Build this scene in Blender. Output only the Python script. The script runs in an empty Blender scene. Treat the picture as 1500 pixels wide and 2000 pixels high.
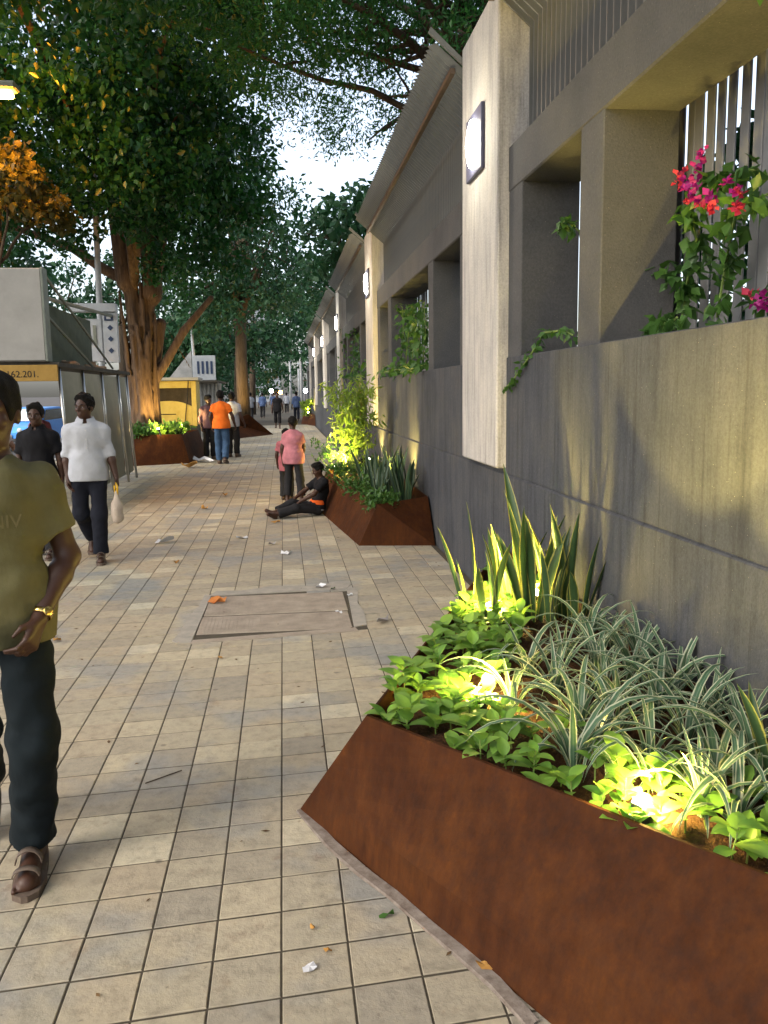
import bpy, math, random
import numpy as np
from mathutils import Vector, Matrix
rnd = random.Random(7); nr = np.random.default_rng(7)
scn = bpy.context.scene; col = scn.collection
PI = math.pi; R_ = math.radians
# ------------------------------------------------------------ camera
CAMH = 1.65; FPX = 1650.0
PH, TH, RO = R_(6.67), R_(8.09), R_(0.75)
cam_m = (Matrix.Rotation(-PH, 3, 'Z') @ Matrix.Rotation(PI/2-TH, 3, 'X') @ Matrix.Rotation(-RO, 3, 'Z'))
cd = bpy.data.cameras.new('camera'); cam = bpy.data.objects.new('camera', cd); col.objects.link(cam)
cam.matrix_world = Matrix.Translation((0, 0, CAMH)) @ cam_m.to_4x4()
cd.sensor_fit = 'VERTICAL'; cd.sensor_height = 24.0; cd.lens = FPX/2000*24.0
cd.clip_start = 0.05; cd.clip_end = 3000
scn.camera = cam
scn.render.resolution_x = 768; scn.render.resolution_y = 1024
# ------------------------------------------------------------ world, sun, exposure
w = bpy.data.worlds.new('World'); scn.world = w; w.use_nodes = True
nt = w.node_tree; bg = nt.nodes['Background']
sky = nt.nodes.new('ShaderNodeTexSky'); sky.sky_type = 'NISHITA'; sky.sun_disc = False
SUN_EL, SUN_AZ = 38.0, 235.0       # azimuth clockwise from +Y: light comes from behind left
sky.sun_elevation = R_(SUN_EL); sky.sun_rotation = R_(SUN_AZ)
sky.air_density = 1.0; sky.dust_density = 4.0; sky.ozone_density = 1.0
hs = nt.nodes.new('ShaderNodeHueSaturation'); hs.inputs['Saturation'].default_value = 0.62
nt.links.new(sky.outputs[0], hs.inputs['Color']); nt.links.new(hs.outputs[0], bg.inputs['Color'])
bg.inputs['Strength'].default_value = 0.15
sl = bpy.data.lights.new('sun', 'SUN'); sl.energy = 0.06; sl.angle = R_(30); sl.color = (1.0, 0.80, 0.52)
so = bpy.data.objects.new('sun', sl); col.objects.link(so)
a = R_(SUN_AZ); e = R_(SUN_EL)
sdir = Vector((math.sin(a)*math.cos(e), math.cos(a)*math.cos(e), math.sin(e)))
so.rotation_euler = sdir.to_track_quat('Z', 'Y').to_euler(); so.location = (-10, -10, 20)
vs = scn.view_settings; vs.view_transform = 'Standard'; vs.look = 'None'; vs.exposure = 1.68; vs.gamma = 1.0
try: vs.use_curve_mapping = False
except Exception: pass

# ------------------------------------------------------------ pixel -> place
def ray(x, y):
    return cam_m @ Vector(((x-750)/FPX, -(y-1000)/FPX, -1))
def G(x, y, z=0.0):
    d = ray(x, y); t = (z-CAMH)/d.z; return Vector((d.x*t, d.y*t, z))
def AY(x, y, Y):
    d = ray(x, y); t = Y/d.y; return Vector((d.x*t, Y, CAMH+d.z*t))
def proj(p):
    v = cam_m.transposed() @ (Vector(p)-Vector((0, 0, CAMH)))
    if v.z > -0.05: return None
    return (750+FPX*v.x/-v.z, 1000-FPX*v.y/-v.z)

# ------------------------------------------------------------ object helpers
def tag(o, label=None, cat=None, group=None, kind=None):
    if label: o['label'] = label
    if cat: o['category'] = cat
    if group: o['group'] = group
    if kind: o['kind'] = kind
    return o
def empty(name, loc=(0, 0, 0), rz=0, label=None, cat=None, group=None):
    o = bpy.data.objects.new(name, None); col.objects.link(o); o.empty_display_size = .1
    o.location = loc; o.rotation_euler = (0, 0, rz); return tag(o, label, cat, group)
def link(name, me, parent=None, loc=None, rot=None, scale=None):
    o = bpy.data.objects.new(name, me); col.objects.link(o)
    if parent is not None: o.parent = parent
    if loc is not None: o.location = loc
    if rot is not None: o.rotation_euler = rot
    if scale is not None: o.scale = (scale,)*3 if not hasattr(scale, '__len__') else scale
    return o
def npmesh(name, V, F, mat=None, smooth=False, attrs=None):
    """V (n,3) array, F list of faces or (m,k) array"""
    me = bpy.data.meshes.new(name)
    V = np.asarray(V, dtype=np.float32)
    if isinstance(F, np.ndarray):
        m, k = F.shape
        me.vertices.add(len(V)); me.vertices.foreach_set('co', V.ravel())
        me.loops.add(m*k); me.loops.foreach_set('vertex_index', F.astype(np.int32).ravel())
        me.polygons.add(m); me.polygons.foreach_set('loop_start', np.arange(0, m*k, k, dtype=np.int32))
        me.polygons.foreach_set('loop_total', np.full(m, k, dtype=np.int32))
        me.update(calc_edges=True)
    else:
        me.from_pydata([tuple(map(float, v)) for v in V], [], F); me.update()
    if len(me.polygons): me.polygons.foreach_set('use_smooth', np.full(len(me.polygons), bool(smooth)))
    if attrs:
        for n, arr in attrs.items():
            at = me.attributes.new(n, 'FLOAT', 'POINT'); at.data.foreach_set('value', np.asarray(arr, dtype=np.float32))
    if mat: me.materials.append(mat)
    return me
def t2m(name, cu, parent, loc, rot):
    o = bpy.data.objects.new(name, cu); col.objects.link(o); bpy.context.view_layer.update()
    me = bpy.data.meshes.new_from_object(o.evaluated_get(bpy.context.evaluated_depsgraph_get())); bpy.data.objects.remove(o); me.name = name
    return link(name, me, parent, loc, rot)
class MB:
    def __init__(s): s.v = []; s.f = []
    def add(s, vs, fs):
        n = len(s.v); s.v += [tuple(v) for v in vs]; s.f += [tuple(i+n for i in f) for f in fs]; return s
    def box(s, x0, x1, y0, y1, z0, z1):
        return s.add([(x0,y0,z0),(x1,y0,z0),(x1,y1,z0),(x0,y1,z0),(x0,y0,z1),(x1,y0,z1),(x1,y1,z1),(x0,y1,z1)],
              [(0,3,2,1),(4,5,6,7),(0,1,5,4),(1,2,6,5),(2,3,7,6),(3,0,4,7)])
    def bbox(s, x0, x1, y0, y1, z0, z1, b=.01):
        """box with chamfered edges"""
        c = [(x0,x1),(y0,y1),(z0,z1)]; vs = []; idx = {}
        for sx in (0,1):
            for sy in (0,1):
                for sz in (0,1):
                    p = [c[0][sx], c[1][sy], c[2][sz]]; sg = (1-2*sx, 1-2*sy, 1-2*sz)
                    for ax in range(3):
                        q = list(p)
                        for k in range(3):
                            if k != ax: q[k] += sg[k]*b
                        idx[(sx,sy,sz,ax)] = len(vs); vs.append(q)
        fs = []
        for ax in range(3):
            o1, o2 = [(1,2),(2,0),(0,1)][ax]
            for sd in (0,1):
                cyc = [(0,0),(1,0),(1,1),(0,1)]
                f = []
                for u, v in cyc:
                    k = [0,0,0]; k[ax] = sd; k[o1] = u; k[o2] = v
                    f.append(idx[(*k, ax)])
                fs.append(tuple(f) if sd else tuple(f[::-1]))
            for u in (0,1):
                for v in (0,1):
                    k0 = [0,0,0]; k1 = [0,0,0]; k0[o1] = k1[o1] = u; k0[o2] = k1[o2] = v; k1[ax] = 1
                    f = (idx[(*k0,o1)], idx[(*k1,o1)], idx[(*k1,o2)], idx[(*k0,o2)])
                    fs.append(f if (u == v) else f[::-1])
        for sx in (0,1):
            for sy in (0,1):
                for sz in (0,1):
                    f = tuple(idx[(sx,sy,sz,k)] for k in range(3))
                    fs.append(f if (sx+sy+sz) % 2 else f[::-1])
        return s.add(vs, fs)
    def tube(s, pts, rad, n=8, cap=True):
        pts = [Vector(p) for p in pts]
        if not hasattr(rad, '__len__'): rad = [rad]*len(pts)
        rings = []; up = Vector((0, 0, 1)); prev = None
        for i, p in enumerate(pts):
            t = (pts[min(i+1, len(pts)-1)]-pts[max(i-1, 0)]).normalized()
            if prev is None:
                a1 = t.cross(up if abs(t.z) < .9 else Vector((1, 0, 0))).normalized()
            else: a1 = (prev - t*prev.dot(t)).normalized()
            prev = a1; a2 = t.cross(a1)
            rings.append([p+(a1*math.cos(2*PI*k/n)+a2*math.sin(2*PI*k/n))*rad[i] for k in range(n)])
        vs = [v for r in rings for v in r]; fs = []
        for i in range(len(pts)-1):
            for k in range(n):
                fs.append((i*n+k, i*n+(k+1) % n, (i+1)*n+(k+1) % n, (i+1)*n+k))
        if cap: fs.append(tuple(range(n))[::-1]); fs.append(tuple((len(pts)-1)*n+k for k in range(n)))
        return s.add(vs, fs)
    def lathe(s, prof, c=(0, 0, 0), n=12):
        vs = []; fs = []
        for r, z in prof:
            for k in range(n): vs.append((c[0]+r*math.cos(2*PI*k/n), c[1]+r*math.sin(2*PI*k/n), c[2]+z))
        for i in range(len(prof)-1):
            for k in range(n): fs.append((i*n+k, i*n+(k+1) % n, (i+1)*n+(k+1) % n, (i+1)*n+k))
        fs.append(tuple(range(n))[::-1]); fs.append(tuple((len(prof)-1)*n+k for k in range(n)))
        return s.add(vs, fs)
    def mesh(s, name, mat, smooth=False): return npmesh(name, np.array(s.v), s.f, mat, smooth)
    def build(s, name, mat, parent=None, smooth=False, loc=None, rot=None):
        return link(name, s.mesh(name, mat, smooth), parent, loc, rot)

# ------------------------------------------------------------ materials
class NT:
    def __init__(s, name):
        s.m = bpy.data.materials.new(name); s.m.use_nodes = True; s.t = s.m.node_tree
        s.b = s.t.nodes['Principled BSDF']; s.out = s.t.nodes['Material Output']
    def n(s, typ, **kw):
        nd = s.t.nodes.new(typ)
        for k, v in kw.items():
            if k in ('operation', 'blend_type', 'data_type', 'attribute_name', 'noise_dimensions', 'feature', 'wave_type', 'bands_direction', 'interpolation_type', 'clamp'): setattr(nd, k, v)
            else: s.set(nd, k, v)
        return nd
    def set(s, nd, k, v):
        key = int(k[1:]) if (k[0] == 'i' and k[1:].isdigit()) else k.replace('_', ' ')
        if hasattr(v, 'is_output') or isinstance(v, bpy.types.NodeSocket): s.t.links.new(v, nd.inputs[key])
        else: nd.inputs[key].default_value = v
    def L(s, a, b): s.t.links.new(a, b)
    def coord(s, kind='Object'): return s.t.nodes.new('ShaderNodeTexCoord').outputs[kind]
    def pos(s): return s.t.nodes.new('ShaderNodeNewGeometry').outputs['Position']
    def noise(s, vec, scale, detail=5, rough=.6):
        nd = s.n('ShaderNodeTexNoise', Scale=scale, Detail=detail, Roughness=rough); s.L(vec, nd.inputs['Vector']); return nd.outputs[0]
    def ramp(s, fac, stops):
        nd = s.t.nodes.new('ShaderNodeValToRGB'); el = nd.color_ramp.elements
        el[0].position, el[0].color = stops[0][0], (*stops[0][1], 1); el[1].position, el[1].color = stops[-1][0], (*stops[-1][1], 1)
        for p, c in stops[1:-1]: q = el.new(p); q.color = (*c, 1)
        s.L(fac, nd.inputs[0]); return nd.outputs[0]
    def mix(s, fac, a, b, mode='MIX'):
        nd = s.t.nodes.new('ShaderNodeMix'); nd.data_type = 'RGBA'; nd.blend_type = mode
        for k, v in ((0, fac), (6, a), (7, b)):
            if isinstance(v, bpy.types.NodeSocket): s.L(v, nd.inputs[k])
            else: nd.inputs[k].default_value = v if (k == 0 or len(v) == 4) else (*v, 1)
        return nd.outputs[2]
    def math(s, op, a, b=None):
        nd = s.t.nodes.new('ShaderNodeMath'); nd.operation = op
        for k, v in ((0, a), (1, b)):
            if v is None: continue
            if isinstance(v, bpy.types.NodeSocket): s.L(v, nd.inputs[k])
            else: nd.inputs[k].default_value = v
        return nd.outputs[0]
    def bump(s, h, strength=.3, dist=.01):
        nd = s.n('ShaderNodeBump', Strength=strength, Distance=dist); s.L(h, nd.inputs['Height']); s.L(nd.outputs[0], s.b.inputs['Normal'])
    def base(s, c, rough=.7, spec=.3):
        if isinstance(c, bpy.types.NodeSocket): s.L(c, s.b.inputs['Base Color'])
        else: s.b.inputs['Base Color'].default_value = (*c, 1)
        if isinstance(rough, bpy.types.NodeSocket): s.L(rough, s.b.inputs['Roughness'])
        else: s.b.inputs['Roughness'].default_value = rough
        s.b.inputs['Specular IOR Level'].default_value = spec; return s
def noisy(name, c1, c2, scale=6, rough=.75, bump=.2, bscale=60, spec=.25, metal=0, dist=.004, world=False):
    t = NT(name); v = t.pos() if world else t.coord('Object')
    f = t.noise(v, scale, 6, .65)
    t.base(t.ramp(f, [(.3, c1), (.7, c2)]), rough, spec); t.b.inputs['Metallic'].default_value = metal
    if bump: t.bump(t.noise(v, bscale, 4, .6), bump, dist)
    return t.m
def emis(name, colr, strength):
    t = NT(name); t.base((.8, .8, .8)); t.b.inputs['Emission Color'].default_value = (*colr, 1)
    t.b.inputs['Emission Strength'].default_value = strength; return t.m
def leafmat(name, c1, c2, trans=.35, rough=.45, edge=None, ew=.55, scale=8, stripe=None, yellow=None):
    """foliage: colour varies from leaf to leaf (attribute 'lr') and across a leaf; edge = pale margins at |lu|>ew"""
    t = NT(name)
    at = t.n('ShaderNodeAttribute', attribute_name='lr').outputs['Fac']
    oi = t.t.nodes.new('ShaderNodeObjectInfo').outputs['Random']
    r = t.math('FRACT', t.math('ADD', at, oi))
    f = t.math('ADD', t.math('MULTIPLY', r, .7), t.math('MULTIPLY', t.noise(t.pos(), scale, 2), .3))
    stops = [(0, c1), (.85, c2)]
    if yellow: stops.append((1, yellow))
    c = t.ramp(f, stops)
    if edge or stripe:
        lu = t.math('ABSOLUTE', t.n('ShaderNodeAttribute', attribute_name='lu').outputs['Fac'])
        wob = t.math('MULTIPLY', t.math('SUBTRACT', t.noise(t.coord('Object'), 30, 3), .5), .35)
        lu = t.math('ADD', lu, wob)
        if edge:
            k = t.n('ShaderNodeMapRange', i0=lu, i1=ew, i2=ew+.14).outputs[0]
            c = t.mix(k, c, edge)
        if stripe:
            k = t.n('ShaderNodeMapRange', i0=lu, i1=.16, i2=.06).outputs[0]
            c = t.mix(t.math('MULTIPLY', k, .6), c, stripe)
    t.base(c, rough, .35)
    tr = t.t.nodes.new('ShaderNodeBsdfTranslucent'); t.L(c, tr.inputs['Color'])
    mx = t.t.nodes.new('ShaderNodeMixShader'); mx.inputs[0].default_value = trans
    t.L(t.b.outputs[0], mx.inputs[1]); t.L(tr.outputs[0], mx.inputs[2]); t.L(mx.outputs[0], t.out.inputs['Surface'])
    return t.m
SK = .085                     # skew of the paving's cross joints
TW, TD, TX0, TY0 = .2, .1975, -.052, 2.14
def tile_mat():
    t = NT('paving_stone'); p = t.pos()
    sp = t.t.nodes.new('ShaderNodeSeparateXYZ'); t.L(p, sp.inputs[0])
    ix = t.math('FLOOR', t.math('DIVIDE', t.math('SUBTRACT', sp.outputs[0], TX0), TW))
    iy = t.math('FLOOR', t.math('DIVIDE', t.math('SUBTRACT', t.math('SUBTRACT', sp.outputs[1], t.math('MULTIPLY', t.math('SUBTRACT', sp.outputs[0], TX0), SK)), TY0), TD))
    cb = t.t.nodes.new('ShaderNodeCombineXYZ'); t.L(ix, cb.inputs[0]); t.L(iy, cb.inputs[1])
    wn = t.t.nodes.new('ShaderNodeTexWhiteNoise'); wn.noise_dimensions = '3D'; t.L(cb.outputs[0], wn.inputs['Vector'])
    c = t.ramp(wn.outputs['Value'], [(0, (.29, .262, .205)), (.2, (.34, .302, .222)), (.5, (.385, .343, .246)), (.75, (.372, .318, .226)), (.9, (.43, .38, .268)), (1, (.52, .472, .345))])
    big = t.noise(p, 1.1, 4, .6)
    grey = t.ramp(big, [(.50, (0, 0, 0)), (.60, (1, 1, 1))])
    c = t.mix(t.math('MULTIPLY', grey, .55), c, (.225, .245, .25))
    n2 = t.noise(p, 17, 6, .7)
    c = t.mix(.55, c, t.ramp(n2, [(.3, (.42, .40, .38)), (.5, (.92, .90, .88)), (.72, (1.22, 1.16, 1.06))]), 'MULTIPLY')
    st = t.ramp(t.noise(p, 5.5, 5, .7), [(.60, (0, 0, 0)), (.72, (1, 1, 1))])
    c = t.mix(t.math('MULTIPLY', st, .5), c, (.17, .105, .065))
    gum = t.n('ShaderNodeTexVoronoi', Scale=3.2); t.L(p, gum.inputs['Vector']); gk = t.n('ShaderNodeMapRange', i0=t.math('ADD', gum.outputs['Distance'], t.math('MULTIPLY', t.noise(p, 40, 3), .05)), i1=.085, i2=.06).outputs[0]
    c = t.mix(t.math('MULTIPLY', gk, .6), c, (.10, .085, .065))
    sp2 = t.ramp(t.noise(p, 42, 3, .6), [(.66, (0, 0, 0)), (.74, (1, 1, 1))])
    c = t.mix(t.math('MULTIPLY', sp2, .5), c, (.07, .055, .04))
    t.base(c, t.ramp(n2, [(.2, (.55,)*3), (.8, (.8,)*3)]), .3)
    t.bump(t.math('ADD', t.noise(p, 55, 6, .7), t.math('MULTIPLY', t.noise(p, 9, 4, .6), 1.5)), .5, .006); return t.m
def concrete(name, base, warm, dark, spk=True, streak=True):
    t = NT(name); p = t.pos()
    mp = t.n('ShaderNodeMapping'); t.L(p, mp.inputs['Vector']); mp.inputs['Scale'].default_value = (6, 6, .7)
    c = t.ramp(t.noise(p, 1.6, 6, .65), [(.3, dark), (.5, base), (.72, warm)])
    if streak: c = t.mix(.75, c, t.ramp(t.noise(mp.outputs[0], 1.6, 6, .7), [(.3, (.5, .5, .52)), (.5, (.95, .94, .93)), (.7, (1.15, 1.12, 1.06))]), 'MULTIPLY')
    if streak:
        m2 = t.n('ShaderNodeMapping'); t.L(p, m2.inputs['Vector']); m2.inputs['Scale'].default_value = (22, 22, .9)
        c = t.mix(.6, c, t.ramp(t.noise(m2.outputs[0], 1.2, 4, .6), [(.32, (.55, .55, .55)), (.45, (1, 1, 1)), (.68, (1.0, 1.0, 1.0)), (.8, (1.3, 1.28, 1.22))]), 'MULTIPLY')
    c = t.mix(.6, c, t.ramp(t.noise(p, 75, 4, .7), [(.3, (.6, .6, .6)), (.7, (1.2, 1.2, 1.2))]), 'MULTIPLY')
    if spk:
        v = t.n('ShaderNodeTexVoronoi', Scale=55.); t.L(p, v.inputs['Vector'])
        k = t.math('MULTIPLY', t.math('LESS_THAN', v.outputs['Distance'], .09), t.math('GREATER_THAN', t.noise(p, 21, 2), .56))
        c = t.mix(t.math('MULTIPLY', k, .5), c, (.4, .37, .3))
    t.base(c, .85, .2)
    h = t.math('ADD', t.noise(p, 90, 5, .7), t.math('MULTIPLY', t.noise(p, 13, 4, .6), 1.2))
    t.bump(h, .55, .006); return t.m
def corten():
    t = NT('rusted_steel'); p = t.pos()
    n1 = t.noise(p, 2.2, 7, .68); n2 = t.noise(p, 26, 6, .72)
    c = t.ramp(n1, [(.28, (.023, .0078, .0030)), (.45, (.047, .0155, .0046)), (.6, (.068, .0235, .0060)), (.75, (.044, .017, .0052))])
    mp = t.n('ShaderNodeMapping'); t.L(p, mp.inputs['Vector']); mp.inputs['Scale'].default_value = (9, 9, 1.2)
    c = t.mix(.55, c, t.ramp(t.noise(mp.outputs[0], 2.5, 6, .72), [(.28, (.42, .38, .36)), (.5, (.9, .88, .85)), (.72, (1.45, 1.35, 1.15))]), 'MULTIPLY')
    sc = t.n('ShaderNodeTexVoronoi', Scale=9.); t.L(p, sc.inputs['Vector']); sk_ = t.n('ShaderNodeMapRange', i0=t.math('ADD', sc.outputs['Distance'], t.math('MULTIPLY', t.noise(p, 60, 4), .3)), i1=.30, i2=.22).outputs[0]
    c = t.mix(t.math('MULTIPLY', t.ramp(t.noise(p, 7, 6, .75), [(.55, (0, 0, 0)), (.72, (1, 1, 1))]), .5), c, (.030, .011, .005))
    c = t.mix(.5, c, t.ramp(n2, [(.3, (.5, .45, .42)), (.7, (1.35, 1.25, 1.15))]), 'MULTIPLY')
    t.base(c, t.ramp(n2, [(.3, (.65,)*3), (.7, (.9,)*3)]), .12); t.bump(t.noise(p, 130, 4, .7), .3, .002); return t.m
def bark(name, c1, c2):
    t = NT(name); p = t.coord('Object')
    mp = t.n('ShaderNodeMapping'); t.L(p, mp.inputs['Vector']); mp.inputs['Scale'].default_value = (5, 5, .8)
    n = t.noise(mp.outputs[0], 3, 6, .7); t.base(t.ramp(n, [(.3, c1), (.7, c2)]), .9, .15)
    t.bump(n, .8, .04); return t.m
def cloth(name, c, var=.75, rough=.85, bscale=14, stripe=None):
    t = NT(name); p = t.coord('Object')
    n = t.noise(p, 7, 5, .6); d = tuple(x*var for x in c)
    cc = t.ramp(n, [(.3, d), (.65, c)])
    t.base(cc, rough, .15); mp = t.n('ShaderNodeMapping'); t.L(p, mp.inputs['Vector']); mp.inputs['Rotation'].default_value = (.4, .6, .3); mp.inputs['Scale'].default_value = (1, 1, .45)
    t.bump(t.math('ADD', t.math('ADD', t.noise(mp.outputs[0], bscale, 3, .5), t.math('MULTIPLY', t.noise(p, 400, 2), .1)), t.noise(p, 5, 2, .4)), .45, .018); return t.m
def skinmat(name, c):
    t = NT(name); p = t.coord('Object'); n = t.noise(p, 25, 4)
    t.base(t.ramp(n, [(.3, tuple(x*.8 for x in c)), (.7, c)]), .5, .4)
    t.b.inputs['Subsurface Weight'].default_value = .0
    t.bump(t.noise(p, 160, 3), .15, .002); return t.m
M = {}
M['tile'] = tile_mat()
M['bed'] = noisy('joint_bed', (.05, .042, .03), (.085, .072, .05), 20, .95, .3)
M['ground'] = noisy('earth', (.05, .045, .04), (.09, .08, .07), 2, .95, .3, 30, world=True)
M['road'] = noisy('asphalt', (.04, .04, .042), (.06, .06, .06), 3, .85, .4, 120, world=True)
M['kerb'] = noisy('kerb_stone', (.22, .21, .19), (.32, .31, .28), 5, .85, .3, 60)
M['cement'] = noisy('cement', (.25, .235, .20), (.37, .335, .275), 9, .9, .4, 70, world=True)
M['cover'] = noisy('cover_concrete', (.24, .20, .155), (.37, .315, .245), 7, .9, .6, 110, world=True)
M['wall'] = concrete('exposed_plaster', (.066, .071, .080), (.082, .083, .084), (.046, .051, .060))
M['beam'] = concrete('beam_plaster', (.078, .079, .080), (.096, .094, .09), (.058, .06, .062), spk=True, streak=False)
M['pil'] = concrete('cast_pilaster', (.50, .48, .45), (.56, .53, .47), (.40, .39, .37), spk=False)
M['slat'] = noisy('slat_metal', (.13, .135, .14), (.19, .19, .19), 3, .5, .1, 60, .4)
M['corten'] = corten()
M['soil'] = noisy('soil', (.018, .011, .007), (.075, .035, .018), 18, .95, .9, 45, .1, dist=.03)
M['dark'] = noisy('dark_metal', (.02, .02, .022), (.035, .035, .035), 8, .5, .1)
M['steel'] = noisy('steel_tube', (.45, .45, .44), (.6, .6, .58), 6, .28, .05, 40, .5, 1)
M['lens'] = emis('spot_lens', (1, .82, .45), 60)
M['walllamp'] = emis('wall_lamp_glass', (1, .96, .80), 26)
M['sodium'] = emis('sodium_glass', (1, .5, .06), 40)
M['whitelamp'] = emis('white_lamp', (.85, .93, 1), 12)
M['plate'] = noisy('lamp_plate', (.055, .06, .10), (.075, .08, .13), 4, .5, .05)
M['bark1'] = bark('fig_bark', (.035, .022, .014), (.135, .088, .055))
M['bark2'] = bark('dark_bark', (.035, .026, .018), (.10, .075, .05))
M['leafA'] = leafmat('fig_leaf', (.008, .046, .011), (.020, .095, .018), .35, .4, yellow=(.06, .13, .02))
M['leafB'] = leafmat('feathery_leaf', (.010, .062, .012), (.03, .125, .022), .45, .5)
M['leafC'] = leafmat('far_leaf', (.008, .038, .014), (.018, .07, .022), .3, .6)
M['leafO'] = leafmat('lamp_tinted_leaf', (.05, .055, .010), (.11, .085, .014), .4, .45)  # base colour shifted to yellow-orange to imitate sodium lamp light
M['leafV'] = leafmat('vine_leaf', (.03, .09, .02), (.075, .17, .03), .35, .4)
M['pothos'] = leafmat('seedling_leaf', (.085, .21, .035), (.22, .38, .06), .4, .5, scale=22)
M['spider'] = leafmat('striped_leaf', (.05, .115, .065), (.085, .16, .085), .3, .4, edge=(.42, .45, .32), ew=.62, stripe=(.16, .24, .15))
M['snake'] = leafmat('sword_leaf', (.022, .055, .022), (.05, .095, .035), .15, .35, edge=(.30, .29, .07), ew=.74, scale=30)
M['snake2'] = leafmat('dark_sword_leaf', (.016, .042, .022), (.035, .07, .035), .1, .4, edge=(.12, .15, .06), ew=.8, scale=30)
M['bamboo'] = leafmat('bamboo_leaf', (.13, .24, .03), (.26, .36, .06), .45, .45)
M['stem'] = noisy('green_stem', (.10, .16, .04), (.17, .24, .06), 20, .6, 0)
M['cane'] = noisy('bamboo_cane', (.30, .22, .08), (.42, .33, .14), 12, .5, .1)
M['bloom1'] = leafmat('magenta_bract', (.30, .008, .16), (.42, .02, .24), .4, .5)
M['bloom2'] = leafmat('red_bract', (.42, .015, .06), (.55, .05, .10), .4, .5)
M['dryleaf'] = noisy('dry_leaf', (.30, .14, .03), (.45, .26, .07), 20, .8, .2)
M['dryleaf2'] = noisy('leaf_fleck', (.05, .03, .015), (.16, .09, .035), 20, .9, 0, world=True)
M['orangeleaf'] = noisy('orange_leaf', (.45, .14, .03), (.62, .26, .08), 20, .8, .2)
M['paper'] = noisy('paper', (.55, .55, .56), (.72, .72, .72), 20, .8, .1)
M['dirtpaper'] = noisy('dirty_paper', (.28, .26, .25), (.45, .43, .42), 20, .8, .2)
# ------------------------------------------------------------ ground, road, pavement
def sheet(name, x0, x1, y0, y1, z, m):
    return tag(MB().add([(x0,y0,z),(x1,y0,z),(x1,y1,z),(x0,y1,z)], [(0,1,2,3)]).build(name, m), kind='structure')
tag(MB().add([(-900,-300,-.20),(900,-300,-.20),(900,1800,-.20),(-900,1800,-.20)], [(0,1,2,3)]).build('ground', M['ground']), kind='structure')
sheet('road', -22, -6.1, -40, 300, -.13, M['road'])
tag(MB().box(1.60, 60, -20, 300, -.19, -.02).build('garden_ground', M['ground']), kind='structure')
k = tag(MB().build('kerb', M['kerb']), kind='structure') if False else None
kerb = empty('kerb'); kerb['kind'] = 'structure'
kst = MB().bbox(-6.1, -5.92, 0, .985, -.19, .005, .012).mesh('kerb_stone', M['kerb'])
for i in range(-3, 40): link('kerb_stone', kst, kerb, (0, i*1.0, 0))
pave = tag(MB().box(-5.915, 1.60, -6, 130, -.19, -.0038).build('pavement', M['bed']), kind='structure')
# manhole frame corners on the ground (from the photograph)
MHX0, MHX1, MHY0, MHY1 = -.79, .53, 5.70, 7.16
def tile_verts(j):
    g1, g2 = .0030, .0050; b = .0022; z0 = -.02
    out = []
    for inset, z in ((0, z0), (0, -b), (b, 0)):
        for (u, v) in ((0, 0), (1, 0), (1, 1), (0, 1)):
            x = (g1+inset) if u == 0 else TW-g1-inset
            y = (g2+inset) if v == 0 else TD-g2-inset
            out.append((x, y+SK*x, z))
    return out
TF = []
for lev in (0, 4):
    for k in range(4): TF.append((lev+k, lev+(k+1) % 4, lev+4+(k+1) % 4, lev+4+k))
TF.append((8, 9, 10, 11))
tv = np.array(tile_verts(0)); tile_me = npmesh('paving_tile', tv, TF, M['tile'])
tiles = []
for ix in range(-29, 8):
    for iy in range(-14, 215):
        x = TX0+ix*TW; y = TY0+iy*TD+SK*ix*TW
        cx, cy = x+TW/2, y+TD/2
        if -.70 < cx < .50 and 5.70 < cy < 6.98: continue
        if y < -2 or y > 46: continue
        p = proj((cx, cy, 0)); vis = p is not None and -60 < p[0] < 1500 and p[1] < 2060
        # the ground below the planters is not seen
        under = (cx > .1 and cy > 3.2-(cx-.02)*2.1+.1 and cy < 3.2+(cx-.02)*2.3-.1) or (cx > .75 and 9.1 < cy < 14)
        tiles.append((math.hypot(cx, cy) if vis and not under else 1e3+cy, x, y))
tiles.sort()
for i, (d, x, y) in enumerate(tiles[:300]):
    link('paving_tile', tile_me, pave, (x, y, nr.normal(0, .0007)), (nr.normal(0, .0015), nr.normal(0, .0015), 0))
rest = np.array([(x, y) for d, x, y in tiles[300:]]); n = len(rest)
V = np.repeat(tv[None], n, 0); V[:, :, 0] += rest[:, :1]; V[:, :, 1] += rest[:, 1:2]
V[:, :, 2] += nr.normal(0, .0006, (n, 1)) + (tv[None, :, 0]-.1)*nr.normal(0, .0012, (n, 1))
F = (np.array(TF)[None]+np.arange(n)[:, None, None]*len(tv)).reshape(-1, 4)
o = link('paving_tiles', npmesh('paving_tiles', V.reshape(-1, 3), F, M['tile']), pave); o['kind'] = 'stuff'
# manhole: cement surround, two concrete covers with a ribbed top
mh = empty('manhole', ((MHX0+MHX1)/2, 6.3, 0), 0, 'rectangular manhole with two ribbed concrete covers and smeared cement border in the paving', 'manhole')
def mhp(name, pts, z0, z1, m):
    pts = [(p[0]-mh.location.x, p[1]-mh.location.y) for p in pts]; n = len(pts)
    return MB().add([(x, y, z0) for x, y in pts]+[(x, y, z1) for x, y in pts],
        [tuple(range(n))[::-1], tuple(range(n, 2*n))]+[(i, (i+1) % n, n+(i+1) % n, n+i) for i in range(n)]).build(name, m, mh)
mhp('cement_border', [(-.79,5.66),(-.75,5.60),(-.66,5.60),(-.635,6.95),(-.69,6.98),(-.705,6.6),(-.755,6.2),(-.76,5.9)], -.018, .004, M['cement'])
mhp('cement_border', [(-.66,6.925),(.49,6.99),(.55,7.2),(.40,7.24),(.2,7.15),(-.1,7.19),(-.4,7.08),(-.6,7.1)], -.018, .0035, M['cement'])
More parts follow.
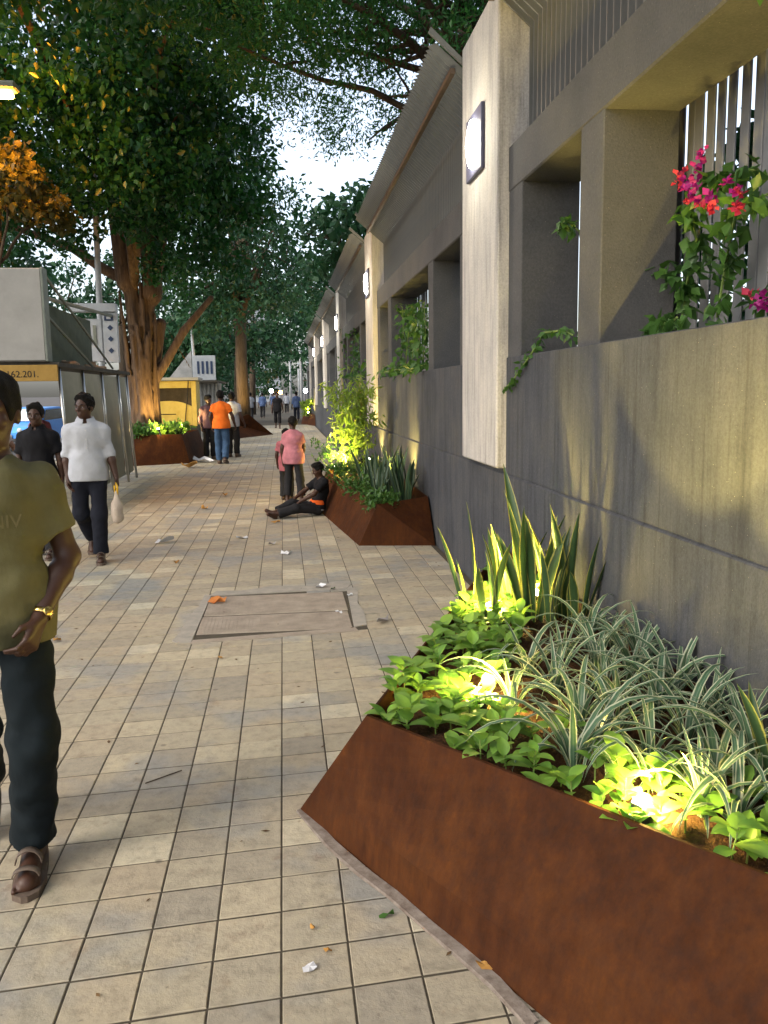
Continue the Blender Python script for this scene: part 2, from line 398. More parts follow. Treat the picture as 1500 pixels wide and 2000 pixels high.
mhp('cement_border', [(.455,5.80),(.55,5.85),(.565,6.2),(.54,6.5),(.58,6.9),(.56,7.02),(.49,6.985)], -.018, .0042, M['cement'])
mhp('cement_border', [(-.66,5.58),(.48,5.70),(.46,5.80),(-.655,5.66)], -.018, .0032, M['cover'])
def ribbed(name, x0, x1, y0, y1, z):
    m = MB(); m.bbox(x0, x1, y0, y1, -.02, z, .004); k = int((x1-x0)/.028)
    for i in range(k):
        xx = x0+.012+i*(x1-x0-.02)/k; m.box(xx, xx+.012, y0+.02, y1-.02, z-.001, z+.0012)
    o = m.build(name, M['cover'], mh); o.location = (-mh.location.x, -mh.location.y, 0); o.rotation_euler = (0, 0, 0); return o
ribbed('cover_slab', -.648, .445, 5.80, 6.27, -.001); ribbed('cover_slab', -.640, .450, 6.295, 6.90, .000)

# ------------------------------------------------------------ boundary wall
WX = 1.63; PIT = 8.45; P0 = 6.07; PWD = 1.19
wall = empty('boundary_wall', (WX, 0, 0), 0, 'long grey plastered boundary wall with window-like openings and pale pilasters', 'wall')
def wpart(name, m, x0, x1, y0, y1, z0, z1, b=.008):
    return MB().bbox(x0-WX, x1-WX, y0, y1, z0, z1, b).build(name, m, wall)
NB = 7
for i in range(0, NB):
    e_ = P0+PIT*i; s_ = e_-PIT+PWD; s_p = s_-PWD
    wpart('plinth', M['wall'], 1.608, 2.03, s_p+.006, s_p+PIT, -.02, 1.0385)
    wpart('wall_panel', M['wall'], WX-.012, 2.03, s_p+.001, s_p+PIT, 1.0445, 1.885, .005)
    wpart('groove', M['wall'], 1.622, 2.0, s_p+.003, s_p+PIT-.003, 1.03, 1.05, .001)
    wpart('beam', M['beam'], WX-.004, 2.034, s_-.02, e_+.02, 3.03, 3.34, .01)
    for a0, a1 in ((s_-.01, s_+.5), (s_+1.9, s_+2.2), (e_-1.79, e_-1.46), (e_-.33, e_+.01)):
        wpart('post', M['beam'], WX, 2.03, a0, a1, 1.88, 3.036, .006)
for i in range(-1, NB-1):
    y0 = P0+PIT*i
    wpart('pilaster', M['pil'], 1.545, 1.83, y0, y0+PWD, 1.08, 4.42, .012)
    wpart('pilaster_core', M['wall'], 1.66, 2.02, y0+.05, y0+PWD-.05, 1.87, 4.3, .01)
# wall lamps on the pilasters
lampl = ['square wall lamp glowing on the nearest pale pilaster', 'wall lamp glowing on the second pilaster, above the bamboo planter',
         'wall lamp glowing on the third pilaster along the wall', 'small wall lamp on the fourth, far pilaster', 'tiny distant wall lamp on the fifth pilaster']
pl_me = MB().bbox(-.03, .0, -.26, .26, -.235, .235, .006).mesh('lamp_plate', M['plate'])
lens_m = MB()
prof = [(.0, -.045), (.08, -.042), (.125, -.028), (.138, 0)]
for r, z in prof:
    for k in range(20): lens_m.v.append((z-.028, r*math.cos(2*PI*k/20), r*1.35*math.sin(2*PI*k/20)))
for i in range(3):
    for k in range(20): lens_m.f.append((i*20+k, i*20+(k+1) % 20, (i+1)*20+(k+1) % 20, (i+1)*20+k))
lens_me = lens_m.mesh('lamp_glass', M['walllamp'], True)
for i in range(0, 5):
    t = empty('wall_lamp', (1.545, P0+PIT*i+PWD/2+.05, 3.53), 0, lampl[i], 'lamp', 'lamps on the wall pilasters')
    link('plate', pl_me, t); link('glass', lens_me, t)
    ld = bpy.data.lights.new('wall_lamp_light', 'POINT'); ld.energy = 7; ld.color = (1, .93, .74); ld.shadow_soft_size = .08
    lo = bpy.data.objects.new('wall_lamp_light', ld); col.objects.link(lo); lo.parent = t; lo.location = (-.40, 0, 0)
# bent louvre canopy on top of each bay: slats rise from the beam, then kink out over the path
def slat_mesh():
    """one fin: thin along the wall, deep across it, kinked outwards near the top"""
    path = [(1.735, 3.335), (1.735, 4.085), (1.275, 4.475)]; back = [(1.80, 3.335), (1.80, 4.115), (1.345, 4.50)]
    m = MB(); t = .007
    for (x, z), (x2, z2) in zip(path, back): m.v += [(x-WX, -t, z), (x-WX, t, z), (x2-WX, t, z2), (x2-WX, -t, z2)]
    for j in range(2):
        for k in range(4): m.f.append((j*4+k, j*4+(k+1) % 4, (j+1)*4+(k+1) % 4, (j+1)*4+k))
    m.f += [(3, 2, 1, 0), (8, 9, 10, 11)]
    return m
M['louvre'] = noisy('louvre_sheet', (.085, .09, .088), (.14, .14, .13), 2.5, .55, .1, 50, .35)
M['rib'] = noisy('purlin_paint', (.05, .035, .025), (.09, .06, .04), 8, .6, .1)
sm = slat_mesh(); slat_me = sm.mesh('louvre_slat', M['louvre'])
cl = ['grey louvre canopy leaning over the path at the top right corner', 'grey louvre canopy with serrated edge just past the nearest pilaster',
      'louvre canopy beyond the second pilaster', 'louvre canopy beyond the third pilaster', 'far louvre canopy beyond the fourth pilaster', 'farthest louvre canopy at the end of the wall', 'last louvre canopy of the wall']
for i in range(0, NB-1):
    e_ = P0+PIT*i; s_ = e_-PIT+PWD
    t = empty('louvre_canopy', (WX, s_, 0), 0, cl[i], 'canopy', 'louvre canopies along the wall top')
    ys = np.arange(.10, PIT-PWD-.05, .094)
    if i < 3:
        for y in ys: link('slat', slat_me, t, (0, y, 0), (0, 0, nr.normal(0, .004)))
    else:
        sv = np.array(sm.v); n = len(ys); V = np.repeat(sv[None], n, 0); V[:, :, 1] += ys[:, None]
        F = [tuple(q+k*len(sv) for q in f) for k in range(n) for f in sm.f]
        o = link('slats', npmesh('slats', V.reshape(-1, 3), F, M['louvre']), t); o['kind'] = 'stuff'
    L = PIT-PWD
    MB().bbox(1.455-WX, 1.50-WX, .06, L-.06, 4.255, 4.30, .004).build('purlin', M['rib'], t)
    MB().bbox(1.803-WX, 1.83-WX, .04, L-.04, 4.02, 4.07, .004).build('rail', M['rib'], t)
    MB().bbox(1.803-WX, 1.83-WX, .045, L-.045, 3.41, 3.45, .004).build('rail', M['rib'], t)
    m = MB()
    m.add([(1.79-WX, .0, 4.12), (1.79-WX, .0, 4.16), (1.29-WX, .0, 4.60), (1.27-WX, .0, 4.56), (1.79-WX, .03, 4.12), (1.79-WX, .03, 4.16), (1.29-WX, .03, 4.60), (1.27-WX, .03, 4.56)],
          [(0,1,2,3),(7,6,5,4),(0,4,5,1),(1,5,6,2),(2,6,7,3),(3,7,4,0)])
    me = m.mesh('end_strip', M['louvre']); link('end_strip', me, t, (0, .03, 0)); link('end_strip', me, t, (0, L-.06, 0))
# slat fences standing behind the large openings
fs_me = MB().bbox(0, .012, -.037, .037, 1.80, 3.75, .003).mesh('fence_slat', M['slat'])
for i, lab in ((0, 'fence of upright grey slats behind the bougainvillea opening'), (1, 'fence of upright grey slats behind the second bay openings')):
    e_ = P0+PIT*i; s_ = e_-PIT+PWD
    t = empty('slat_fence', (2.10, s_, 0), 0, lab, 'fence', 'slat fences behind the wall')
    y = 2.0
    while y < PIT-PWD-1.3:
        link('slat', fs_me, t, (nr.normal(0, .004), y, 0), (0, 0, nr.normal(0, .05))); y += .108+nr.normal(0, .006)
    MB().box(.015, .05, 1.95, PIT-PWD-1.3, 2.0, 2.05).build('rail', M['slat'], t); MB().box(.015, .05, 1.95, PIT-PWD-1.3, 3.6, 3.65).build('rail', M['slat'], t)
# ------------------------------------------------------------ planters
def planter(name, rim, bot, rz, label, group='rusted steel planters', soil=.07, creases=()):
    """rim/bot: matching polygons (counter-clockwise); sloping faceted steel sides, a thin turned lip, soil inside"""
    c = Vector((sum(p[0] for p in bot)/len(bot), sum(p[1] for p in bot)/len(bot), 0))
    t = empty(name, c, 0, label, 'planter', group); n = len(rim)
    rz_ = [rz]*n if not hasattr(rz, '__len__') else rz
    cx = sum(p[0] for p in rim)/n; cy = sum(p[1] for p in rim)/n
    inr = []
    for p in rim:
        d = Vector((cx-p[0], cy-p[1])); d = d/d.length*.016; inr.append((p[0]+d.x, p[1]+d.y))
    for i in range(n):
        j = (i+1) % n
        a, b = Vector((*bot[i], 0)), Vector((*bot[j], 0)); A, B = Vector((*rim[i], rz_[i])), Vector((*rim[j], rz_[j]))
        Ai, Bi = Vector((*inr[i], rz_[i])), Vector((*inr[j], rz_[j]))
        Al, Bl = Ai-Vector((0, 0, .16)), Bi-Vector((0, 0, .16))
        m = MB()
        cr = dict(creases).get(i)
        if cr is None:
            # subdivided and slightly warped sheet
            N, K = 14, 8; vs = []
            for u in range(N+1):
                for v in range(K+1):
                    p = a.lerp(b, u/N).lerp(A.lerp(B, u/N), v/K); nn_ = (b-a).cross(A-a).normalized(); kk_ = max(0, 1-abs(v/K-(.12+.62*u/N))*2.2)*min(1, u/N*6)*min(1, (1-u/N)*6)*min(1, (1-v/K)*4, v/K*4)*(i == 2); vs.append(p-c+nn_*.022*kk_)
            fs = [(u*(K+1)+v, (u+1)*(K+1)+v, (u+1)*(K+1)+v+1, u*(K+1)+v+1) for u in range(N) for v in range(K)]
            m.add(vs, fs)
        else:
            kind = cr[0]
            if kind == 'ac': m.add([a-c, b-c, B-c, A-c], [(0, 1, 2), (0, 2, 3)])
            elif kind == 'bd': m.add([a-c, b-c, B-c, A-c], [(0, 1, 3), (1, 2, 3)])
            else:   # 'fan': a crease point inside the face pushed outwards
                u0, v0, off = cr[1:]
                nn = (b-a).cross(A-a).normalized(); P = a.lerp(b, u0).lerp(A.lerp(B, u0), v0)+nn*off
                m.add([a-c, b-c, B-c, A-c, P-c], [(0, 1, 4), (1, 2, 4), (2, 3, 4), (3, 0, 4)])
        m.add([A-c, B-c, Bi-c, Ai-c, Al-c, Bl-c], [(0, 1, 2, 3), (3, 2, 5, 4)])
        m.build('side_sheet', M['corten'], t)
    # soil: bumpy sheet
    N = 26; xs = [p[0] for p in inr]; ys = [p[1] for p in inr]
    def inside(x, y):
        k = False; j = n-1
        for i in range(n):
            if (inr[i][1] > y) != (inr[j][1] > y) and x < (inr[j][0]-inr[i][0])*(y-inr[i][1])/(inr[j][1]-inr[i][1])+inr[i][0]: k = not k
            j = i
        return k
    m = MB(); zs = min(rz_)-soil; ring = []
    for i in range(n):
        A, B = Vector((*inr[i], zs)), Vector((*inr[(i+1) % n], zs))
        for q in range(N): ring.append(A.lerp(B, q/N))
    cc = Vector((cx, cy, zs)); lev = 14; vs = []
    for l in range(lev):
        for p in ring:
            q = p.lerp(cc, l/lev); h = .015*math.sin(q.x*17+q.y*9)+.012*math.sin(q.y*23-q.x*11)+nr.normal(0, .008)
            vs.append(q-c+Vector((0, 0, h+.02*l/lev)))
    vs.append(cc-c+Vector((0, 0, .03))); nn = len(ring); fs = []
    for l in range(lev-1):
        for k in range(nn): fs.append((l*nn+k, l*nn+(k+1) % nn, (l+1)*nn+(k+1) % nn, (l+1)*nn+k))
    for k in range(nn): fs.append(((lev-1)*nn+k, (lev-1)*nn+(k+1) % nn, len(vs)-1))
    m.add(vs, fs).build('soil', M['soil'], t, True)
    return t, zs, inside
pA = (.263, 2.888); pB = (1.575, 1.12); pC = (1.585, 6.05)
pl1, zs1, in1 = planter('planter', [pB, pC, pA][::1], [(1.588, .10), (1.588, 6.75), (.018, 3.196)], [.5, .5, .5],
    'large rust-brown steel planter at the bottom right, filled with striped grass and seedlings', creases=())
M['mortar'] = noisy('mortar', (.12, .09, .07), (.27, .23, .19), 22, .9, .5, 90, world=True)
mz = MB(); mz_pts = [G(x, y) for x, y in ((580,1585),(640,1652),(700,1706),(760,1752),(830,1815),(900,1872),(960,1925),(1035,2010))]
for i, p in enumerate(mz_pts):
    wdt = .004+.008*abs(math.sin(i*2.3)); mz.v += [(p.x-wdt, p.y-wdt*.5, .001), (p.x+.03, p.y+.02, .001), (p.x+.03, p.y+.02, .008), (p.x-wdt*.3, p.y-wdt*.1, .006)]
for i in range(len(mz_pts)-1):
    for k in range(4): mz.f.append((i*4+k, i*4+(k+1) % 4, (i+1)*4+(k+1) % 4, (i+1)*4+k))
o = mz.build('mortar_fillet', M['mortar']); o.parent = pl1; o.matrix_parent_inverse = Matrix.Translation(-pl1.location)
q1 = G(736, 995, .48); q3 = G(637, 922, .5)
pl2, zs2, in2 = planter('planter', [(1.585, 9.30), (1.585, 15.4), (.62, 12.55), (.98, 8.98)], [(1.588, 8.86), (1.588, 16.0), (.36, 12.75), (.775, 9.0)],
    [.48, .5, .5, .45], 'rust-brown faceted steel planter holding bamboo and sword plants, child leaning on it', creases=((2, ('bd',)), (3, ('bd',))))
a3, b3 = G(590, 828), G(628, 832)
pl3, zs3, in3 = planter('planter', [(1.585, 43.2), (1.585, 49), (1.1, 46.4)], [(1.588, 42.6), (1.588, 49.6), (.95, 46.2)], .55, 'small far rust-brown planter against the wall with glowing plants')
pl4, zs4, in4 = planter('planter', [(-1.35, 33.6), (-1.9, 36.5), (-2.75, 34.5), (-2.2, 33.0)], [(-.42, 34.6), (-1.5, 37.8), (-3.2, 34.8), (-1.86, 31.6)],
    [.85, .7, .5, .62], 'pyramid-shaped rust-brown planter around the slender lit trunk', creases=((3, ('bd',)), (0, ('ac',))))
pl5, zs5, in5 = planter('planter', [(-2.45, 20.9), (-2.3, 23.4), (-3.6, 23.4), (-3.75, 20.7)], [(-2.28, 20.85), (-2.1, 23.7), (-3.7, 23.7), (-3.78, 20.25)],
    [.70, .70, .70, .72], 'dark rust-brown planter around the foot of the big fig tree')

# ------------------------------------------------------------ garden spotlights
spot_b = MB().lathe([(.018, -.14), (.018, -.02), (.034, 0), (.037, .035), (.034, .04)], n=14).mesh('housing', M['dark'])
spot_l = MB().lathe([(.032, .0405), (.029, .054), (.018, .064), (.004, .068)], n=14).mesh('lens', M['lens'], True)
def spotlight(loc, label, aim, power, ang=110, color=(1, .72, .18), blend=.6, soft=.03, glow=0):
    t = empty('garden_spotlight', loc, 0, label, 'spotlight', 'uplights set in the planters')
    q = Vector(aim).normalized().to_track_quat('Z', 'Y').to_euler()
    link('housing', spot_b, t, rot=q); link('lens', spot_l, t, rot=q)
    ld = bpy.data.lights.new('spot_beam', 'SPOT'); ld.energy = power; ld.color = color; ld.spot_size = R_(ang); ld.spot_blend = blend; ld.shadow_soft_size = soft
    lo = bpy.data.objects.new('spot_beam', ld); col.objects.link(lo); lo.parent = t
    d = Vector(aim).normalized(); lo.location = d*.075; lo.rotation_euler = (-d).to_track_quat('Z', 'Y').to_euler()
    if glow:
        ld = bpy.data.lights.new('spot_spill', 'POINT'); ld.energy = glow; ld.color = color; ld.shadow_soft_size = .03
        lo = bpy.data.objects.new('spot_spill', ld); col.objects.link(lo); lo.parent = t; lo.location = d*.085
    return t
LS = 2.7
s1 = G(955, 1200, .46); spotlight(s1, 'uplight blazing at the foot of the sword plants in the front planter', (.25, -.05, 1), 26*LS, 75, glow=36, blend=.3)
s2 = G(935, 1376, .465); spotlight(s2, 'uplight glowing among seedlings near the tip of the front planter', (.34, .08, 1), 66*LS, 76, glow=13, blend=.3)
s3 = G(1252, 1600, .465); spotlight(s3, 'uplight glaring over the front rim of the planter', (.26, .22, 1), 66*LS, 78, glow=13, blend=.3)
spotlight((1.40, 4.62, .45), 'uplight hidden between the sword plants and the wall', (.10, -.12, 1), 20*LS, 60, glow=3, blend=.4)
s4 = G(637, 905, .5); spotlight((.75, 12.6, .5), 'uplight at the foot of the yellow bamboo', (.25, .25, 1), 40*LS, 130, glow=12)
spotlight((1.36, 10.3, .5), 'uplight between the sword plants of the second planter', (.15, .25, 1), 22*LS, 120)
spotlight((1.40, 13.9, .5), 'uplight by the wall behind the bamboo', (.12, .1, 1), 22*LS, 120)
spotlight((1.3, 44.5, .6), 'uplight in the small far planter', (.0, -.3, 1), 60*LS, 150)
spotlight((-2.15, 32.75, .72), 'uplight in front of the slender lit trunk', (.22, .5, 1), 55*LS, 120, (1, .62, .16))
spotlight((-2.95, 20.72, .80), 'uplight at the front of the fig tree planter', (-.35, .45, 1), 36*LS, 110, (1, .66, .2), glow=8)
spotlight((-2.52, 21.6, .80), 'uplight at the right of the fig tree planter', (.3, .9, 1), 26*LS, 130, (1, .72, .25), glow=6)

# ------------------------------------------------------------ leaf shapes
def strip_leaf(L, W, n, arch, droop=0, fold=.25, prof=None, twist=0, across=2, z0=0):
    """blade growing up from the origin and bending towards +x; lu runs across it from -1 to 1"""
    V = []; lu = []; F = []; x = z = 0.0; ang = PI/2-z0
    for i in range(n+1):
        t = i/n; wd = W*(prof(t) if prof else (1-t**2.2)*min(1, .45+t*3))
        tw = twist*t
        for k in range(-across, across+1):
            u = k/across; y = u*wd/2; h = fold*abs(u)*wd/2
            # leaf normal in xz plane
            nx, nz = -math.sin(ang), math.cos(ang)
            yy = y*math.cos(tw); hh = h+y*math.sin(tw)
            V.append((x+nx*hh, yy, z+nz*hh)); lu.append(u)
        x += math.cos(ang)*L/n; z += math.sin(ang)*L/n; ang -= arch/n*(1+droop*t)
    m = 2*across+1
    for i in range(n):
        for k in range(m-1): F.append((i*m+k, i*m+k+1, (i+1)*m+k+1, (i+1)*m+k))
    return np.array(V), F, lu
def leafmesh(name, data, mat):
    V, F, lu = data; return npmesh(name, V, F, mat, True, {'lu': lu, 'lr': np.full(len(V), rnd.random())})
def ovate(L, W, curl, fold):
    return strip_leaf(L, W, 6, curl, .3, fold, lambda t: (math.sin(PI*min(1, t*.93+.06))**.8)*(1-.35*t)*1.25 if t < 1 else .02, 0, 2)
snake_me = [leafmesh('sword_leaf', strip_leaf(L, W, 9, ar, .2, .5, lambda t: (.62+.55*t if t < .55 else .92)*(1-max(0, (t-.55)/.45)**1.9)+.015, tw), M['snake'])
            for L, W, ar, tw in ((.55, .055, .15, .4), (.47, .05, .3, -.5), (.38, .045, .1, .6), (.62, .05, .22, -.3), (.33, .05, .45, .2))]
spider_me = [leafmesh('striped_blade', strip_leaf(L, W, 9, ar, .8, .35, None, tw), M['spider'])
            for L, W, ar, tw in ((.32, .022, 1.1, .1), (.40, .026, 1.7, -.2), (.36, .024, 2.3, .2), (.27, .022, .6, -.1), (.42, .027, 2.0, .15), (.24, .02, 2.6, 0))]
poth_me = [leafmesh('seedling_leaf', ovate(L, W, cu, fo), M['pothos']) for L, W, cu, fo in ((.085, .052, .5, .25), (.10, .06, .8, .2), (.07, .05, .3, .35), (.09, .05, 1.0, .15))]
stem_me = MB().tube([(0, 0, 0), (.006, .002, .5), (0, 0, 1)], [.0032, .0026, .0022], 5).mesh('stem', M['stem'])

snake2_me = []
for q_ in snake_me:
    q2 = q_.copy(); q2.materials.clear(); q2.materials.append(M['snake2']); snake2_me.append(q2)
def snake_plant(loc, n, label, s=1.0, spread=.05, lean=.18, seed=0, mes=None):
    r = random.Random(seed); t = empty('sword_plant', loc, r.uniform(0, 6), label, 'plant', 'variegated sword plants')
    for i in range(n):
        a = r.uniform(0, 2*PI); d = spread*math.sqrt(r.random())
        o = link('leaf', r.choice(mes or snake_me), t, (math.cos(a)*d, math.sin(a)*d, -.015), None, s*r.uniform(.75, 1.1))
        o.rotation_euler = Matrix.Rotation(a+r.uniform(-.5, .5), 3, 'Z').to_4x4().to_euler()
        o.rotation_euler = (Matrix.Rotation(a, 3, 'Z') @ Matrix.Rotation(r.uniform(.2, 1)*lean*(1+d/spread), 3, 'Y') @ Matrix.Rotation(r.uniform(-1.6, 1.6), 3, 'Z')).to_euler()
    return t
def spider_plant(loc, n, label, s=1.0, seed=0):
    r = random.Random(seed); t = empty('striped_grass', loc, 0, label, 'plant', 'striped grass clumps in the front planter')
    for i in range(n):
        a = i*2.4+r.uniform(-.4, .4)
        o = link('blade', r.choice(spider_me), t, (math.cos(a)*.012, math.sin(a)*.012, -.01), None, s*r.uniform(.8, 1.15))
        o.rotation_euler = (Matrix.Rotation(a, 3, 'Z') @ Matrix.Rotation(r.uniform(.05, .6)*(i/n*.9+.25), 3, 'Y')).to_euler()
    return t
def seedling(loc, label, seed, s=1.0):
    r = random.Random(seed); t = empty('leafy_seedling', loc, r.uniform(0, 6), label, 'plant', 'bright green seedlings in the front planter')
    h = r.uniform(.05, .13)*s; n = r.randint(4, 7); tilt = r.uniform(-.2, .2)
    for i in range(n):
        zz = h*(.35+.65*(i+1)/n); a = i*2.1+r.uniform(-.5, .5)
        o = link('leaf', r.choice(poth_me), t, (tilt*zz, 0, zz), None, s*r.uniform(.75, 1.2)*(1.1-.3*i/n))
        o.rotation_euler = (Matrix.Rotation(a, 3, 'Z') @ Matrix.Rotation(r.uniform(.5, 1.35), 3, 'Y')).to_euler()
    link('stem', stem_me, t, (0, 0, -.02), (0, tilt, 0), (1, 1, h+.02))
    return t
# ---- front planter: sword plants
sp = lambda x, y, z=zs1: G(x, y, z)
for i, (x, y, n, s, lab) in enumerate(((962, 1215, 6, .95, 'sword plant blazing in front of the uplight, nearest the planter edge'), (1040, 1215, 8, 1.15, 'tall dark sword plant left of the wide leaf, before the wall'),
        (1075, 1195, 7, 1.08, 'dark sword plant behind the lit one, close to the wall'), (1120, 1205, 6, 1.0, 'sword plant with one broad leaf leaning right against the wall'), (1005, 1190, 7, 1.05, 'sword plant standing between the uplight and the wall'), (925, 1195, 4, .95, 'sword plant with a leaf arching left over the planter edge'), (1140, 1215, 5, .95, 'sword plant at the right of the cluster, by the striped grass'))):
    p = sp(x, y); snake_plant((min(p.x, 1.50), p.y, zs1), n, lab, s*1.13, .06, .16, 40+i)
o = link('leaf', snake_me[0], snake_plant((1.36, 4.15, zs1), 3, 'sword plant with a broad dark leaf tilted towards the camera', .8, .03, .1, 55), (0, 0, 0), (0, .35, .3), 1.0)
snake_plant((1.45, 2.25, zs1), 4, 'sword plant with glowing yellow margins at the right edge of the photo', .95, .03, .25, 61)
# striped grass
SPX = [(1000,1350),(1085,1330),(1130,1400),(1100,1260),(1165,1290),(1230,1300),(1200,1420),(1285,1360),(1340,1420),(1270,1475),(1330,1330),(1395,1380),(1450,1450),(1400,1495),(1180,1345),(1245,1225),(1310,1270),(1030,1290),(1440,1575),(1480,1520),(1145,1235),(1500,1420),(1120,1470),(1210,1360),(1370,1560),(1160,1440)]
placed = []
for i, (x, y) in enumerate(SPX):
    p = G(x, y+35, zs1)
    if p.x > 1.52: p.x = 1.52
    spider_plant(p, 15, 'grass-like clump with white-edged striped blades in the middle of the front planter', (.95, 1.2, 1.08)[i % 3], 100+i); placed.append(p)
# seedlings: between the striped grass and the front and left edges
for j, s in enumerate((s1, s2, s3)):
    for a_ in range(3):
        xx, yy = s.x+.055*math.cos(3.5+a_*.75), s.y+.055*math.sin(3.5+a_*.75)
        if in1(xx, yy): seedling((xx, yy, zs1), 'seedling blazing yellow over the uplight '+['under the sword plants', 'near the planter tip', 'at the front rim'][j], 900+10*j+a_, .85)
cnt = 0; tries = 0; pts = []
while cnt < 150 and tries < 6000:
    tries += 1
    x = nr.uniform(.28, 1.5); y = nr.uniform(1.2, 5.4)
    if not in1(x, y): continue
    # distance to rim lines
    d1 = abs((pB[0]-pA[0])*(pA[1]-y)-(pA[0]-x)*(pB[1]-pA[1]))/math.hypot(pB[0]-pA[0], pB[1]-pA[1])
    d2 = abs((pC[0]-pA[0])*(pA[1]-y)-(pA[0]-x)*(pC[1]-pA[1]))/math.hypot(pC[0]-pA[0], pC[1]-pA[1])
    if min(d1, d2) < .035 or (d1 > .40 and d2 > .40) : continue
    if d2 < .36 and y > 4.75 and rnd.random() < .8: continue
    if any((x-a)**2+(y-b)**2 < .056**2 for a, b in pts): continue
    if any((x-s.x)**2+(y-s.y)**2 < .06**2 or (x > s.x and (x-s.x)**2+(y-s.y)**2 < .11**2) for s in (s1, s2, s3)): continue
    if any((x-q.x)**2+(y-q.y)**2 < .07**2 for q in placed): continue
    pts.append((x, y)); cnt += 1
    ds = [math.hypot(x-s.x, y-s.y) for s in (s1, s2, s3)]; j = int(np.argmin(ds))
    lab = ('seedling glowing yellow-green around the uplight '+['under the sword plants', 'near the planter tip', 'at the front rim'][j]) if ds[j] < .2 else ('broad-leaved seedling at the pointed tip of the front planter' if math.hypot(x-pA[0], y-pA[1]) < .45 else ('broad-leaved green seedling along the left rim of the front planter' if d2 < d1 else 'broad-leaved green seedling along the front rim of the front planter'))
    seedling((x, y, zs1), lab, 300+cnt, nr.uniform(.75, 1.2))
# ---- second planter: sword plants, low bushes, bamboo
for i in range(16):
    x = 1.02+.48*((i*37) % 10)/10; y = 9.34+i*.115
    snake_plant((x, y, zs2), 9, 'dark sword plant packed at the near end of the second planter', 1.05, .07, .16, 70+i, snake2_me)
def leafcloud(centres, rads, per, lsize, seed, flat=.0, aspect=.6, sz=None, down=.3):
    """numpy leaf cloud: every leaf a folded kite of 4 triangles"""
    r = np.random.default_rng(seed)
    C = np.repeat(np.asarray(centres, float), per, 0); RR = np.repeat(np.asarray(rads, float), per)
    n = len(C); d = r.normal(size=(n, 3)); d /= np.linalg.norm(d, axis=1)[:, None]
    rr = RR*r.random(n)**.45
    P = C+d*rr[:, None]*np.array([1, 1, .75])
    ax = r.normal(size=(n, 3)); ax[:, 2] -= down*2; ax /= np.linalg.norm(ax, axis=1)[:, None]
    up = r.normal(size=(n, 3))*.7; up[:, 2] += .8
    sd = np.cross(ax, up); sd /= np.linalg.norm(sd, axis=1)[:, None]+1e-9; nm = np.cross(sd, ax)
    L = lsize*r.uniform(.65, 1.25, n)[:, None]; W = L*aspect/2
    V = np.stack([P, P+ax*L*.42+sd*W+nm*W*.35, P+ax*L, P+ax*L*.42-sd*W+nm*W*.35, P+ax*L*.45], 1).reshape(-1, 3)
    F = (np.array([[0, 1, 4], [1, 2, 4], [2, 3, 4], [3, 0, 4]])[None]+np.arange(n)[:, None, None]*5).reshape(-1, 3)
    return V, F, np.repeat(r.random(n), 5)
def leafobj(name, data, mat, parent=None, loc=(0, 0, 0)):
    V, F, lr = data; return link(name, npmesh(name, V-np.array(loc), F, mat, True, {'lr': lr}), parent)
def bush(loc, label, rx, h, n, lsize, mat, seed, cat='plant', group=None, asp=.5):
    t = empty('low_bush', loc, 0, label, cat, group); r = np.random.default_rng(seed)
    C = np.c_[r.uniform(-rx, rx, n), r.uniform(-rx, rx, n), r.uniform(.05, h, n)]+np.array(loc)
    leafobj('foliage', leafcloud(C, [.12]*n, 26, lsize, seed, aspect=asp, down=-.2), mat, t, loc)
    m = MB()
    for k in range(6):
        c = C[k]-np.array(loc); m.tube([(0, 0, -.03), (c[0]*.5, c[1]*.5, c[2]*.6), tuple(c)], [.008, .006, .003], 5)
    m.build('stems', M['stem'], t); return t
bl = ['low dark bush spilling over the corner of the second planter', 'low bush on the left rim of the second planter', 'low bush behind the sitting child', 'bushy plant at the far left end of the second planter', 'low bush under the bamboo']
for i, (x, y, rx, h) in enumerate(((1.0, 9.2, .22, .14), (.92, 10.2, .22, .22), (.80, 11.5, .2, .28), (.74, 12.9, .3, .55), (1.1, 12.0, .25, .3))):
    bush((x, y, zs2), bl[i], rx, h, 16, .06, M['leafV'], 500+i, group='low bushes in the second planter')
def bamboo(loc, label, n, h, seed):
    r = np.random.default_rng(seed); t = empty('bamboo', loc, 0, label, 'bamboo', 'bamboo by the wall'); C = []
    for i in range(n):
        a = r.uniform(0, 6.28); d = r.uniform(.02, .16); b = np.array([math.cos(a)*d, math.sin(a)*d, -.03]); hh = h*r.uniform(.75, 1)
        tip = b+np.array([math.cos(a)*.22*r.uniform(.3, 1), math.sin(a)*.2, hh]); pts = [b+(tip-b)*k/8+np.array([0.03*math.sin(k+i), 0, 0]) for k in range(9)]
        m = MB().tube(pts, [.013-.001*k for k in range(9)], 6)
        for k in range(1, 8): m.tube([pts[k]-np.array([0, 0, .006]), pts[k]+np.array([0, 0, .006])], .017-.001*k, 6)
        m.build('cane', M['cane'] if i < 3 else M['stem'], t)
        for k in range(3, 9):
            for _ in range(2): C.append(pts[k]+r.normal(0, .10, 3))
    C = np.array(C)+np.array(loc)
    leafobj('foliage', leafcloud(C, [.16]*len(C), 15, .15, seed, aspect=.2, down=.5), M['bamboo'], t, loc); return t
bamboo((.98, 12.75, zs2), 'yellow-green bamboo lit from below beside the sitting child', 7, 1.6, 3)
